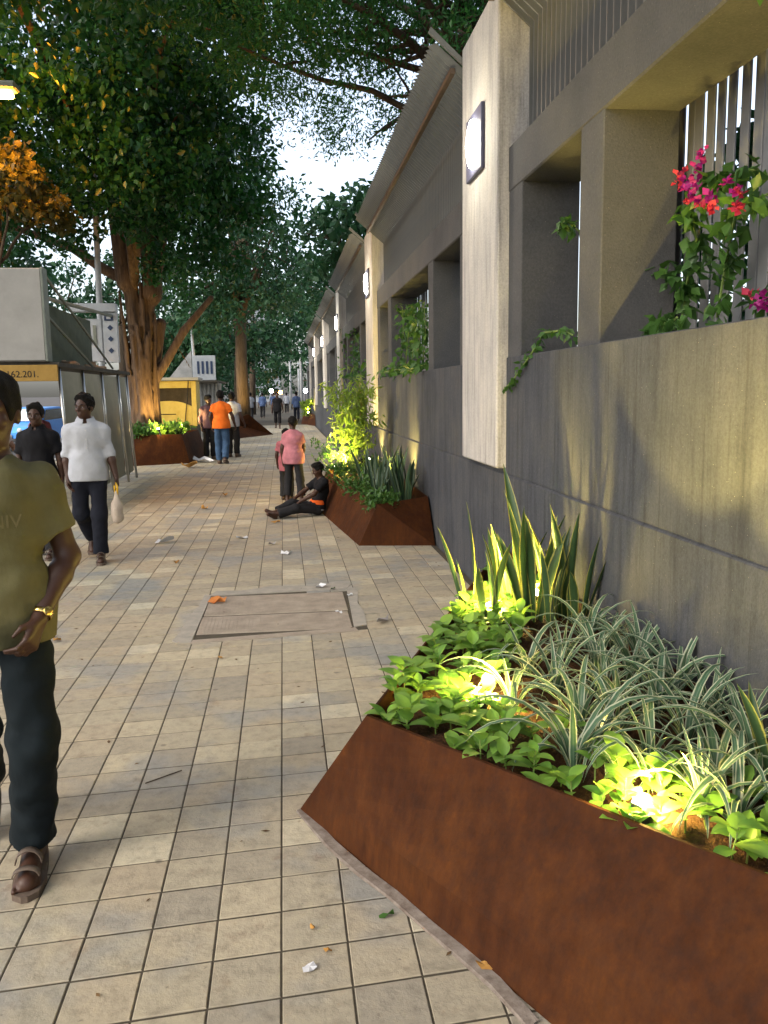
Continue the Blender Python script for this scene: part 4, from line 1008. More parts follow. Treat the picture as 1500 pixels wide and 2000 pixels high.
# far walkers
WK = dict(knl=(.09,-.08,.5), anl=(.09,-.07,.09), toel=(.1,-.24,.035), knr=(-.09,.03,.49), anr=(-.09,.22,.15), toer=(-.1,.1,.05), wrl=(.26,.06,.87), wrr=(-.26,-.12,.88))
person((-.27, 40.6, 0), 0, 'man in black walking towards the camera in the middle distance', WK, 1.70, .022, M['skin2'], M['hair'], M['black_cotton'], M['black_cotton'], sleeve=.5, hem=.78, seed=47, leg=.62)
fw = [((.78, 50), 180, 'man in dark blue walking away near the far planter', 'blue_shirt', 'navy_trouser', 1.72), ((-1.95, 52), 180, 'man in pale shirt leftmost of the distant walkers', 'grey_shirt', 'charcoal_trouser', 1.7),
      ((-1.35, 57), 180, 'distant walker in blue shirt beside the man in pale shirt', 'blue_shirt', 'charcoal_trouser', 1.7), ((-.75, 66), 0, 'distant walker behind the man in black', 'blue_shirt', 'navy_trouser', 1.68), ((.3, 70), 180, 'distant walker in white left of the man in dark blue', 'white_cotton', 'charcoal_trouser', 1.68), ((-2.6, 70), 0, 'farthest walker left of the group', 'maroon_check', 'charcoal_trouser', 1.66)]
for i, ((x, y), yw, lab, a_, b_, hh) in enumerate(fw):
    person((x, y, 0), R_(yw), lab, WK, hh, .034, M['skin2'], M['hair'], M[a_], M[b_], sleeve=.8 if i % 2 else 1.5, hem=.8, seed=60+i, shoes='shoe' if False else None, group='distant walkers')
person((-1.95, 33.0, 0), R_(30), 'person crouching at the foot of the slender trunk', dict(K), 1.5, .03, M['skin2'], M['hair'], M['maroon_check'], M['charcoal_trouser'], sleeve=.75, shoes=None, seed=71, seat=(0, -.25, -1)) if False else None
# ------------------------------------------------------------ bus shelters, kiosk, poles, vehicles, far buildings
M['board'] = noisy('board_paint', (.24, .24, .225), (.31, .305, .285), 3, .7, .15, 80)
M['olive'] = noisy('olive_sheet', (.085, .088, .055), (.14, .14, .09), 4, .45, .1, 20, .4)
M['greysheet'] = noisy('grey_sheet', (.20, .21, .21), (.32, .33, .33), 4, .5, .1, 30)
M['roofd'] = noisy('roof_edge', (.025, .024, .02), (.06, .055, .045), 8, .8, .3)
M['signy'] = noisy('yellow_sign', (.24, .145, .03), (.34, .21, .05), 5, .6, .05)
M['ink'] = noisy('black_ink', (.012, .01, .008), (.02, .018, .015), 8, .7, 0)
M['greenb'] = noisy('green_board', (.03, .045, .03), (.06, .075, .05), 6, .7, .1)
M['panelw'] = noisy('white_panel', (.27, .30, .33), (.36, .39, .42), 5, .5, .05)
M['logo'] = noisy('dark_blue', (.015, .03, .07), (.03, .05, .10), 10, .6, 0)
M['junk'] = noisy('debris', (.18, .12, .07), (.33, .23, .15), 14, .9, .4)
M['strut'] = noisy('strut_paint', (.12, .14, .12), (.18, .2, .17), 8, .6, .1)
M['yellowp'] = noisy('yellow_paint', (.40, .28, .05), (.52, .38, .09), 4, .5, .1)
M['glassd'] = noisy('dark_glass', (.03, .022, .012), (.06, .045, .025), 6, .15, 0, spec=.6)
M['darkgreen'] = noisy('dark_green_paint', (.014, .02, .016), (.03, .036, .028), 5, .6, .1)
def text(parent, body, size, loc, rot, mat, name='lettering', ext=.002):
    fc = bpy.data.curves.new(name, 'FONT'); fc.body = body; fc.size = size; fc.extrude = ext; fc.align_x = 'RIGHT'; fc.materials.append(mat)
    return t2m(name, fc, parent, loc, rot)
SX, SY = -3.17, 12.2
sh = empty('bus_shelter', (SX, SY, 0), 0, 'old bus shelter with big blank white board and yellow route sign on its roof', 'bus shelter')
def b_(name, m, x0, x1, y0, y1, z0, z1, b=.006, par=None): return MB().bbox(x0-(par or sh).location.x, x1-(par or sh).location.x, y0-(par or sh).location.y, y1-(par or sh).location.y, z0, z1, b).build(name, m, par or sh)
b_('roof', M['roofd'], -6.2, -3.12, 12.18, 17.6, 2.045, 2.11)
b_('route_sign', M['signy'], -5.6, -3.14, 12.13, 12.17, 1.855, 2.075)
text(sh, '158.162.201.', .125, (-3.39-SX, 12.128-SY, 1.91), (PI/2, 0, 0), M['ink'], 'route_numbers')
b_('billboard', M['board'], -6.4, -3.29, 12.16, 12.34, 2.13, 3.36, .012)
b_('billboard_frame', M['strut'], -3.288, -3.255, 12.14, 12.36, 2.12, 3.37)
b_('billboard_frame', M['roofd'], -6.4, -3.29, 12.15, 12.35, 2.112, 2.128, .002)
MB().tube([(-3.30-SX, .2, 3.3), (-3.30-SX, 4.6, 2.16)], .022, 6).build('strut', M['strut'], sh)
MB().tube([(-3.30-SX, .2, 2.75), (-3.30-SX, 2.9, 2.14)], .022, 6).build('strut', M['strut'], sh)
MB().tube([(-3.34-SX, .2, 3.0), (-3.30-SX, 5.0, 3.16)], .03, 6).build('top_rail', M['strut'], sh)
b_('side_board', M['greenb'], -3.52, -3.49, 12.5, 16.0, 2.15, 2.98)
b_('end_panel', M['panelw'], -3.95, -3.50, 17.0, 17.10, 2.30, 3.10)
ep = b_('end_panel', M['panelw'], -3.46, -3.20, 16.95, 17.08, 2.28, 3.22)
b_('end_beam', M['panelw'], -4.05, -3.20, 16.9, 17.12, 3.225, 3.38)
for i, z in enumerate((2.50, 2.72, 2.93)):
    d = .055; MB().add([(0, 0, -d), (d, 0, 0), (0, 0, d), (-d, 0, 0), (0, .006, -d), (d, .006, 0), (0, .006, d), (-d, .006, 0)], [(0,1,2,3),(4,7,6,5),(0,4,5,1),(1,5,6,2),(2,6,7,3),(3,7,4,0)]).build('diamond_mark', M['logo'], ep, loc=(-3.33-SX, 16.942-SY, z))
b_('emblem', M['logo'], -3.43, -3.27, 16.940, 16.948, 3.06, 3.17, .002); b_('emblem_hole', M['panelw'], -3.39, -3.31, 16.934, 16.938, 3.09, 3.14, .001)
b_('emblem', M['logo'], -3.88, -3.70, 16.985, 16.997, 2.62, 2.80, .002); b_('emblem_hole', M['panelw'], -3.83, -3.75, 16.980, 16.984, 2.67, 2.75, .001)
b_('mark', M['strut'], -3.66, -3.60, 16.985, 16.997, 2.62, 2.98, .002)
for i in range(9):
    x = -3.35-.3*rnd.random(); y = 13.4+rnd.random()*3.2
    MB().bbox(-.08, .08, -.2, .2, 0, .07+.1*rnd.random(), .02).build('roof_debris', M['junk'], sh, loc=(x-SX, y-SY, 2.105), rot=(rnd.uniform(-.1, .1), rnd.uniform(-.1, .1), rnd.uniform(0, 3)))
# side wall of bulging olive sheets between bent steel tubes
ribs = [12.35, 13.75, 15.15, 16.6, 17.5]
for i in range(4):
    y0, y1 = ribs[i]+.02, ribs[i+1]-.02; vs = []; N, K = 10, 8
    for u in range(N+1):
        for v in range(K+1):
            y = y0+(y1-y0)*u/N; z = .15+1.85*v/K; bul = .06*math.sin(PI*u/N)*(.4+.6*math.sin(PI*v/K)); fl = .22*(1-v/K)**1.4
            vs.append((-3.2-SX+bul-fl*0+.18*(1-v/K)*.4, y-SY, z))
    MB().add(vs, [(u*(K+1)+v, (u+1)*(K+1)+v, (u+1)*(K+1)+v+1, u*(K+1)+v+1) for u in range(N) for v in range(K)]).build('side_sheet', M['olive'], sh, True)
for y in ribs:
    MB().tube([(-3.2-SX+.10+.02, y-SY, 0), (-3.2-SX+.08, y-SY, .6), (-3.2-SX+.05, y-SY, 1.3), (-3.2-SX+.02, y-SY, 2.04)], .024, 8).build('tube', M['steel'], sh, True)
for x, y in ((-5.9, 12.4), (-5.9, 17.4), (-4.6, 12.5)): MB().tube([(x-SX, y-SY, 0), (x-SX, y-SY, 2.05)], .03, 8).build('post', M['steel'], sh, True)
sh.location.x += .10
# bent railing beside the shelter
rl = empty('railing', (-3.3, 18.2, 0), 0, 'bent grey pipe railing beside the shelter and the fig planter', 'railing')
for z, x1 in ((1.0, .14), (.78, .17), (.45, .12)): MB().tube([(-.35, -.2, z-.05), (-.1, -.1, z), (x1, .2, z+.03)], .018, 6).build('rail', M['strut'], rl, True)
for x, l in ((-.05, .1), (.1, -.12), (-.3, 0)): MB().tube([(x+l, 0, 0), (x, .05, .5), (x+.02, .05, 1.05)], .02, 6).build('post', M['strut'], rl, True)
# yellow kiosk
kx0, kx1, ky = -3.80, -2.38, 24.1
kk = empty('kiosk', ((kx0+kx1)/2, ky, 0), 0, 'yellow roadside kiosk with dark window and dark green base behind the fig tree', 'kiosk')
kb = lambda name, m, x0, x1, y0, y1, z0, z1, b=.006: b_(name, m, x0, x1, y0, y1, z0, z1, b, kk)
kb('base', M['darkgreen'], kx0, kx1-.02, ky+.03, ky+1.1, 0, .80); kb('frame', M['yellowp'], kx1-.13, kx1, ky-.02, ky+.08, .78, 2.02)
kb('frame', M['yellowp'], kx0, kx1-.135, ky-.015, ky+.08, 1.83, 2.02); kb('roof', M['board'], kx0-.06, kx1+.08, ky-.12, ky+1.2, 2.035, 2.12)
kb('window', M['glassd'], kx0, kx1-.13, ky+.05, ky+.06, .8, 1.83, .001); kb('back', M['yellowp'], kx0, kx1-.01, ky+1.02, ky+1.09, .805, 2.03); kb('side', M['yellowp'], kx1-.07, kx1-.012, ky+.09, ky+1.01, .805, 2.03)
m = MB(); N = 12; top = []
for i in range(N+1):
    u = i/N; x = kx0+(kx1-.14-kx0)*u; top.append((x, 1.38+.10*math.sin(PI*u)-.25*max(0, u-.8)))
for (x, z) in top:
    for yy in (ky-.01, ky+.045): m.v += [(x-kk.location.x, yy-ky, .80), (x-kk.location.x, yy-ky, z)]
for i in range(N):
    b = i*4; m.f += [(b, b+4, b+5, b+1), (b+2, b+3, b+7, b+6), (b+1, b+5, b+7, b+3)]
m.build('tarpaulin', M['yellowp'], kk)
MB().tube([(kx1-.35-kk.location.x, -.03, .8), (kx1-.25-kk.location.x, -.03, 1.5), (kx1-.2-kk.location.x, -.03, 2.03)], .012, 5).build('cable', M['ink'], kk)
kb('slot', M['glassd'], kx0+.25, kx0+.85, ky-.018, ky-.0105, 1.10, 1.125, .001)
# second shelter
s2_ = empty('bus_shelter', (-2.2, 28, 0), 0, 'far bus shelter of grey ribbed sheets with a faded blue-white board on top', 'bus shelter')
b2 = lambda name, m, x0, x1, y0, y1, z0, z1, b=.006: b_(name, m, x0, x1, y0, y1, z0, z1, b, s2_)
b2('roof', M['roofd'], -4.6, -2.05, 27.5, 32, 2.02, 2.09); b2('board', M['panelw'], -2.85, -2.12, 28.0, 28.1, 2.1, 2.88)
m = MB().add([(-3.7+2.2, .3, 2.1), (-2.9+2.2, .3, 2.1), (-2.9+2.2, .3, 3.05), (-3.7+2.2, .36, 2.1), (-2.9+2.2, .36, 2.1), (-2.9+2.2, .36, 3.05)], [(0,1,2),(5,4,3),(0,3,4,1),(1,4,5,2),(2,5,3,0)]).build('gable_board', M['greysheet'], s2_)
for i in range(8):
    x = -2.78+i*.09; MB().bbox(-.035, .035, -.03, .03, .25, 2.0, .01).build('sheet_rib', M['greysheet'], s2_, loc=(x+2.2, -.1+.07*i, 0), rot=(0, R_(-3+i), 0))
b2('side_sheet', M['greysheet'], -2.82, -2.12, 28.6, 28.64, .1, 2.0)
for i in range(4): b2('faded_mark', M['logo'], -2.7+i*.14, -2.63+i*.14, 27.985, 27.995, 2.3, 2.7, .001)
for x in (-2.75, -2.1): MB().tube([(x+2.2, .5, 0), (x+2.2, .5, 2.02)], .04, 8).build('post', M['greysheet'], s2_)
# poles
pa, pb = AY(196, 640, 19.5), AY(176, 150, 19.5); d = (pb-pa).normalized()
p0 = pa-d*(pa.z/d.z); tp = empty('lamp_pole', p0, 0, 'tall slightly leaning pale pole behind the shelter, rising into the leaves', 'pole')
MB().tube([(0, 0, -.1), tuple(d*4), tuple(d*10.5)], [.075, .065, .05], 10).build('shaft', M['panelw'], tp, True)
MB().tube([tuple(d*10.3), tuple(d*10.6+Vector((-.4, 0, .25))), tuple(d*10.6+Vector((-1.2, 0, .35)))], .035, 8).build('arm', M['panelw'], tp, True)
MB().bbox(-1.75, -1.15, -.12, .12, 0, .12, .03).build('head', M['panelw'], tp, loc=tuple(d*10.6+Vector((0, 0, .3))))
pa, pb = AY(377, 680, 33), AY(366, 555, 33); d = (pb-pa).normalized(); p0 = pa-d*(pa.z/d.z)
tp = empty('thin_pole', p0, 0, 'thin pale pole behind the yellow kiosk', 'pole'); MB().tube([(0, 0, -.1), tuple(d*8)], .05, 8).build('shaft', M['panelw'], tp, True); MB().lathe([(.05, 0), (.06, .03), (.02, .08)], n=8).build('cap', M['panelw'], tp, loc=tuple(d*8))
lampp = AY(8, 182, 14.0)
sl_ = empty('street_lamp', (lampp.x-1.9, lampp.y, 0), 0, 'orange sodium street lamp glowing at the left edge among leaves', 'street lamp')
MB().tube([(0, 0, -.1), (0, 0, 4.5), (0, 0, 6.4)], [.08, .065, .05], 10).build('pole', M['strut'], sl_, True)
MB().tube([(0, 0, 6.3), (.5, 0, 6.5), (1.6, 0, lampp.z+.1)], .03, 8).build('arm', M['strut'], sl_, True)
MB().bbox(1.55, 2.1, -.13, .13, lampp.z+.03, lampp.z+.15, .03).build('hood', M['strut'], sl_); MB().bbox(1.66, 2.02, -.10, .10, lampp.z-.06, lampp.z+.028, .025).build('glass', M['sodium'], sl_)
ld = bpy.data.lights.new('sodium_light', 'POINT'); ld.energy = 130; ld.color = (1, .36, .02); ld.shadow_soft_size = .12; lo = bpy.data.objects.new('sodium_light', ld); col.objects.link(lo); lo.parent = sl_; lo.location = (1.85, 0, lampp.z-.22)
# vehicles on the road
M['blue'] = noisy('blue_car_paint', (.05, .22, .62), (.07, .28, .72), 3, .3, 0, spec=.5); M['windscreen'] = noisy('windscreen', (.45, .55, .6), (.6, .7, .74), 2, .1, 0, spec=.6)
M['tyre'] = noisy('rubber', (.012, .012, .012), (.02, .02, .02), 20, .85, .2); M['silver'] = noisy('silver_paint', (.35, .36, .38), (.42, .43, .45), 3, .3, 0, spec=.5, metal=.4)
def car(loc, yaw, label, paint):
    t = empty('parked_car', loc, yaw, label, 'car', 'vehicles on the road')
    prof = [(-1.9, .35), (-1.92, .62), (-1.7, .80), (-.95, .92), (-.35, 1.38), (.75, 1.42), (1.45, 1.0), (1.85, .92), (1.92, .5), (1.88, .33)]
    n = len(prof); m = MB()
    for sx, ins in ((-1, 0), (1, 0)):
        for (y, z) in prof: m.v.append((sx*(.80-(.16 if z > 1.2 else .02)), y, z))
    m.f += [tuple(range(n))[::-1], tuple(range(n, 2*n))]+[(i, i+1, n+i+1, n+i) for i in range(n-1)]+[(n-1, 0, n, 2*n-1)]
    body = m.build('body', paint, t)
    w_ = MB().add([(-.66, -.93, .95), (.66, -.93, .95), (.56, -.40, 1.34), (-.56, -.40, 1.34)], [(0, 1, 2, 3)]).build('windscreen', M['windscreen'], t, loc=(0, -.022, .02))
    MB().add([(-.66, 1.43, 1.03), (.66, 1.43, 1.03), (.56, .80, 1.38), (-.56, .80, 1.38)], [(3, 2, 1, 0)]).build('rear_window', M['glassd'], t, loc=(0, .022, .02))
    for sx in (-1, 1):
        MB().add([(sx*.765, -.72, .98), (sx*.765, 1.2, 1.04), (sx*.67, .72, 1.36), (sx*.67, -.36, 1.33)], [(0, 1, 2, 3)]).build('side_window', M['glassd'], t, loc=(sx*.025, 0, 0))
        MB().lathe([(.085, 0), (.09, .03), (.05, .05)], n=12).build('headlight', M['silver'], t, loc=(sx*.55, -1.88, .68), rot=(PI/2, 0, 0))
        for y in (-1.2, 1.2):
            wh = MB().lathe([(.24, -.09), (.31, -.07), (.31, .07), (.24, .09)], n=18).build('wheel', M['tyre'], t, loc=(sx*.72, y, .31), rot=(0, PI/2, 0))
            MB().lathe([(.20, -.095), (.20, .095)], n=14).build('rim', M['silver'], wh)
    MB().bbox(-.3, .3, -1.955, -1.93, .45, .56, .004).build('number_plate', M['board'], t); MB().bbox(-.72, .72, -1.95, -1.9, .33, .44, .02).build('bumper', M['dark'], t)
    return t
car((-8.6, 30.5, -.126), R_(-12), 'blue and white car on the road seen under the shelter', M['blue'])
car((-8.3, 41, -.126), R_(8), 'silver car on the road behind the blue one', M['silver'])
# far end of the street: boards, buildings and lamps
M['teal'] = noisy('teal_wall', (.28, .42, .40), (.36, .50, .47), .5, .8, .1, world=True); M['pale'] = noisy('pale_wall', (.16, .18, .20), (.22, .24, .26), .5, .8, .1, world=True)
def building(label, x0, x1, y0, y1, h, m, nf, nw):
    t = empty('building', ((x0+x1)/2, y0, 0), 0, label, 'building', 'buildings at the end of the street'); w_ = x1-x0
    MB().box(-w_/2, w_/2, 0, y1-y0, -.2, h).build('wall', m, t); MB().box(-w_/2-.3, w_/2+.3, -.3, y1-y0+.3, h+.01, h+.5).build('parapet', M['greysheet'], t)
    for f in range(nf):
        for q in range(nw):
            xx = -w_/2+w_*(q+.5)/nw; zz = 1.2+f*h/nf; o = MB().box(-w_*.3/nw, w_*.3/nw, -.05, -.005, zz, zz+1.5).build('window', M['glassd'], t, loc=(xx, 0, 0)); MB().box(-w_*.33/nw, w_*.33/nw, -.12, -.055, zz-.12, zz-.01).build('sill', M['greysheet'], o)
    return t
building('pale grey building closing the view at the far end', -9, -.5, 190, 205, 22, M['pale'], 6, 4)
building('teal building right of the path at the far end', 3.2, 7.5, 96, 112, 8, M['teal'], 3, 3)
hb = empty('hoarding', (2.9, 78, 0), 0, 'white hoarding board above the far end of the wall', 'hoarding')
MB().bbox(-.75, .75, -.06, .06, 4.3, 6.0, .02).build('board', M['panelw'], hb)
for x in (-.6, .6): MB().tube([(x, .1, -.1), (x, .1, 4.6)], .06, 8).build('post', M['greysheet'], hb)
for i, (x, y, lab) in enumerate(((1.35, 62, 'pale post standing at the far end of the path'), (.75, 82, 'distant pale pole in the middle of the view'), (1.7, 90, 'distant pale pole beside the white hoarding'))):
    t = empty('pale_pole', (x, y, 0), 0, lab, 'pole', 'distant pale poles'); MB().tube([(0, 0, -.1), (0, 0, 4.6)], [.11, .09], 8).build('shaft', M['greysheet'], t, True); MB().lathe([(.09, 4.6), (.13, 4.64), (.05, 4.75)], n=8).build('cap', M['panelw'], t, True)
for i, (px, py, Y, lab) in enumerate(((530, 763, 85, 'bright round white lamp shining in the distance'), (597, 763, 75, 'white lamp shining near the far pale posts'), (548, 766, 95, 'dim orange lamp in the distance'))):
    q = AY(px, py, Y); t = empty('distant_lamp', (q.x, q.y, 0), 0, lab, 'lamp', 'lamps in the distance')
    MB().tube([(0, 0, -.1), (0, 0, q.z-.2)], .04, 6).build('post', M['dark'], t); MB().lathe([(.05, -.2), (.18, -.12), (.2, 0), (.15, .13), (.04, .18)], n=12).build('globe', M['sodium'] if i == 2 else M['whitelamp'], t, True, loc=(0, 0, q.z))
# ------------------------------------------------------------ trees
def limb_pts(a, b, r, n=7, sag=.0, wob=.15):
    a = np.array(a, float); b = np.array(b, float); L = np.linalg.norm(b-a); pts = []
    for i in range(n+1):
        t = i/n; p = a+(b-a)*t; p = p+r.normal(0, wob*L*.06, 3)*(0 < i < n); p[2] += sag*L*math.sin(PI*t)*.15; pts.append(p)
    return pts
def in_ell(r, c, rad, n, shell=.55):
    d = r.normal(size=(n, 3)); d /= np.linalg.norm(d, axis=1)[:, None]; q = shell+(1-shell)*r.random(n)
    q = np.where(r.random(n) < .3, r.random(n)**.5, q); return np.array(c)+d*q[:, None]*np.array(rad)
def tree(name, loc, label, trunk, crowns, lsize, mat, barkm, seed, per=40, asp=.6, limbs=10, group=None, rad=(.45, .85), down=.35, fork=None, trunk_me=None):
    """crowns: list of (centre, radii, clusters)"""
    r = np.random.default_rng(seed); t = empty(name, loc, 0, label, 'tree', group); L0 = np.array(loc)
    Cs = []; Rs = []
    for c, rd, n in crowns:
        q = in_ell(r, c, rd, n); Cs.append(q); Rs.append(r.uniform(*rad, n))
    C = np.concatenate(Cs); Rr = np.concatenate(Rs)
    leafobj('crown', leafcloud(C, Rr, per, lsize, seed, aspect=asp, down=down), mat, t, loc)
    if trunk_me is not None: link('trunk', trunk_me, t)
    else:
        pts = [np.array(p)-L0 for p, _ in trunk]; MB().tube(pts, [q for _, q in trunk], 12).build('trunk', barkm, t, True)
    top = np.array(trunk[-1][0]); mid = np.array(trunk[max(0, len(trunk)-2)][0]); m = MB(); WOB = .16
    for i in range(limbs):
        k = r.integers(len(C)); a = top if i % 2 else mid+(top-mid)*r.random(); e = C[k]
        rb = trunk[-1][1]*r.uniform(.35, .7); pts = limb_pts(a, e, r, 7, .4, WOB); m.tube([p-L0 for p in pts], [rb*(1-j/8)+.012 for j in range(8)], 7)
        for _ in range(3):
            s = pts[r.integers(3, 7)]; dd = C[np.argsort(((C-s)**2).sum(1))[r.integers(1, 9)]]; p2 = limb_pts(s, dd, r, 4, .3, WOB); m.tube([p-L0 for p in p2], [rb*.35*(1-j/5)+.008 for j in range(5)], 5)
    m.build('limbs', barkm, t, True); return t
# the fig tree: bundled trunk of fused roots and stems
f0 = np.array((-3.38, 21.6, 0.)); r = np.random.default_rng(5)
S = SDF((-1.5, -1.3, .3), (1.9, 1.3, 7.2), .042)
S.cone((0, 0, .4), (-.05, 0, 2.2), .19, .19, .1); S.cone((-.05, 0, 2.2), (-.24, 0, 4.6), .20, .16, .1); S.cone((0, .1, 2.0), (.22, .1, 4.2), .19, .15, .1); S.cone((.1, .2, 1.6), (.42, .3, 3.4), .16, .14, .1)
S.cone((.62, .3, 3.2), (1.1, .3, 2.3), .02, .02, .02)
S.cone((.20, .05, 1.9), (1.0, .1, 3.2), .12, .10, .08); S.cone((1.0, .1, 3.2), (1.7, .1, 4.0), .10, .07, .05)
S.cone((-.30, 0, 4.4), (-.55, 0, 7.1), .24, .16, .15); S.cone((.30, .1, 4.1), (.15, .1, 7.1), .23, .16, .15); S.cone((.3, .1, 4.0), (.9, .2, 6.9), .15, .09, .1)
for i in range(34):
    a = r.uniform(0, 6.28); rr = .22+.09*r.random(); z0 = r.uniform(2.2, 4.4); x1 = r.uniform(-.25, .25)
    pts = []
    for j in range(6):
        u = j/5; aa = a+.5*math.sin(u*3+i)*.5; q = rr*(1.15-.25*math.sin(PI*u*.8)); pts.append((math.cos(aa)*q+(x1-.1)*u*.8, math.sin(aa)*q, .35+(z0-.35)*u))
    for j in range(5): S.cone(pts[j], pts[j+1], .082-.009*j, .073-.009*j, .018)
fig_me = S.mesh('trunk', M['bark1'])
tree('fig_tree', tuple(f0), 'huge old fig tree with bundled roots, its trunk lit orange from below', [((-3.4, 21.6, .3), .4), ((-3.5, 21.6, 4), .3), ((-3.5, 21.6, 6.5), .2)],
     [((-4.8, 20.5, 9.2), (4.4, 4.5, 3.8), 190), ((-2.1, 19.5, 8.4), (2.6, 3.5, 3.3), 135), ((-4.6, 15.0, 8.4), (3.2, 3.4, 2.4), 105), ((-1.9, 20.0, 5.6), (1.6, 2.0, 1.7), 62), ((-5.9, 18.5, 6.6), (2.0, 2.5, 1.8), 65), ((-4.6, 19.5, 5.6), (.8, 1.2, .8), 14), ((-1.2, 15.0, 9.2), (2.6, 3.0, 2.2), 110), ((-3.0, 11.2, 7.7), (2.6, 2.0, 1.2), 90), ((-7.6, 21, 7.0), (2.6, 3.0, 2.4), 95), ((-2.6, 17.5, 6.6), (2.0, 2.0, 1.6), 70)],
     .15, M['leafA'], M['bark1'], 11, per=100, asp=.68, limbs=11, rad=(.38, .72), trunk_me=fig_me)
# hanging aerial roots of the fig
tree('peepal_tree', (-5.0, 15.9, 0), 'young tree with leaves tinted orange to imitate the street lamp glow at the left edge', [((-5.0, 15.9, 0), .10), ((-4.95, 15.8, 3), .08), ((-4.7, 15.6, 4.8), .05)],
     [((-4.5, 15.3, 5.25), (.75, .8, .5), 20), ((-3.75, 15.6, 4.75), (.45, .5, .35), 9), ((-5.2, 15.5, 5.6), (.8, .8, .5), 14)], .14, M['leafO'], M['bark2'], 16, per=42, asp=.75, limbs=8, rad=(.22, .4))  # leaf tint stands in for the street lamp's orange glow
# slender lit tree
tree('street_tree', (-1.55, 34.6, 0), 'slender tree rising straight from the pyramid planter, lit orange at its foot', [((-1.55, 34.6, .3), .27), ((-1.6, 34.6, 3), .23), ((-1.5, 34.6, 7.5), .18)],
     [((-2.2, 33.5, 8.0), (3.4, 4.0, 3.0), 130), ((-2.6, 33.0, 4.9), (1.6, 1.6, 1.2), 26), ((.0, 33.0, 5.6), (1.5, 2.2, 1.2), 30)], .22, M['leafC'], M['bark2'], 12, per=52, asp=.55, limbs=14, group='street trees along the pavement')
# feathery tree arching over the path from behind the wall
tree('feathery_tree', (4.6, 13.5, 0), 'feathery-leaved tree arching over the louvres from behind the wall', [((4.6, 13.5, 0), .28), ((4.3, 13.3, 4), .22), ((3.4, 13.0, 6.6), .15)],
     [((1.7, 12.6, 7.6), (1.9, 2.6, 1.3), 150), ((.2, 12.8, 7.1), (1.6, 2.2, 1.4), 150), ((3.0, 10.5, 6.8), (1.3, 3.0, 1.4), 80), ((1.2, 16.5, 7.6), (1.6, 2.0, 1.6), 60)], .10, M['leafB'], M['bark2'], 13, per=95, asp=.34, limbs=22, rad=(.3, .6), down=.2)
far = [((-2.6, 50, 0), 'street tree behind the pyramid planter, second in the row', (-2.0, 49, 7), (4.2, 5, 3.6), 90), ((-2.4, 68, 0), 'street tree third in the row, far down the path', (-1.5, 67, 6.5), (5, 5, 3.8), 80),
       ((-3.5, 95, 0), 'distant street tree at the left of the far path', (-3.5, 95, 5.5), (5, 6, 4.6), 80), ((3.4, 27, 0), 'tree behind the wall near the third pilaster', (2.7, 27, 6.4), (2.1, 3.5, 1.7), 60), ((4, 42, 0), 'tree behind the wall near the fourth pilaster', (2.9, 42, 6.6), (2.6, 4, 2.2), 60),
       ((4.5, 62, 0), 'tree behind the far end of the wall', (3.4, 62, 6.0), (3, 4, 3.4), 70), ((5, 125, 0), 'distant tree right of the far path', (3, 125, 6.5), (7, 6, 5.6), 80), ((-10, 130, 0), 'distant tree beyond the far end of the path', (-6, 130, 6.5), (8, 6, 6), 90)]
far += [((-7.5, 85, -.1), 'leafy tree beyond the parked cars, far left of the path', (-7, 85, 4.2), (4.5, 4, 3.8), 90), ((-6.6, 60, -.1), 'low leafy tree by the kerb beyond the far shelter', (-6.2, 60, 3.6), (2.4, 3, 2.4), 60), ((-4.6, 40, 0), 'low leafy tree just behind the far shelter', (-4.4, 40, 3.9), (1.7, 2, 1.7), 45)]
for i, (l, lab, c, rd, n) in enumerate(far):
    big = .26+.0016*l[1]
    tree('street_tree', l, lab, [((l[0], l[1], 0), .28), ((l[0]+.1, l[1], 3), .22), ((l[0]*.9+c[0]*.1, l[1], c[2]-1), .15)], [(c, rd, n)], big, M['leafC'], M['bark2'], 30+i, per=42, limbs=8, group='street trees along the pavement', rad=(.6, 1.1))
for i, (l, c, rd, n, lab) in enumerate((((-13.2, 40, -.1), (-13.0, 40, 6.6), (2.8, 3.2, 3.3), 95, 'bushy tree across the road at the left edge'), ((-13.5, 55, -.1), (-13.5, 55, 6.5), (4, 4, 3.6), 70, 'tree across the road seen over the shelter roof'), ((-12, 78, -.1), (-11, 78, 6.5), (5, 5, 4.5), 70, 'tree across the road behind the fig tree'), ((-8.2, 46, -.1), (-7.2, 46, 6.2), (3.4, 4, 3.4), 70, 'roadside tree between the fig and the slender tree'))):
    tree('roadside_tree', l, lab, [((l[0], l[1], -.1), .3), ((l[0], l[1], 3), .24), ((l[0], l[1], c[2]-1), .18)], [(c, rd, n)], .34, M['leafC'], M['bark2'], 50+i, per=42, limbs=8, group='trees across the road', rad=(.6, 1.1))
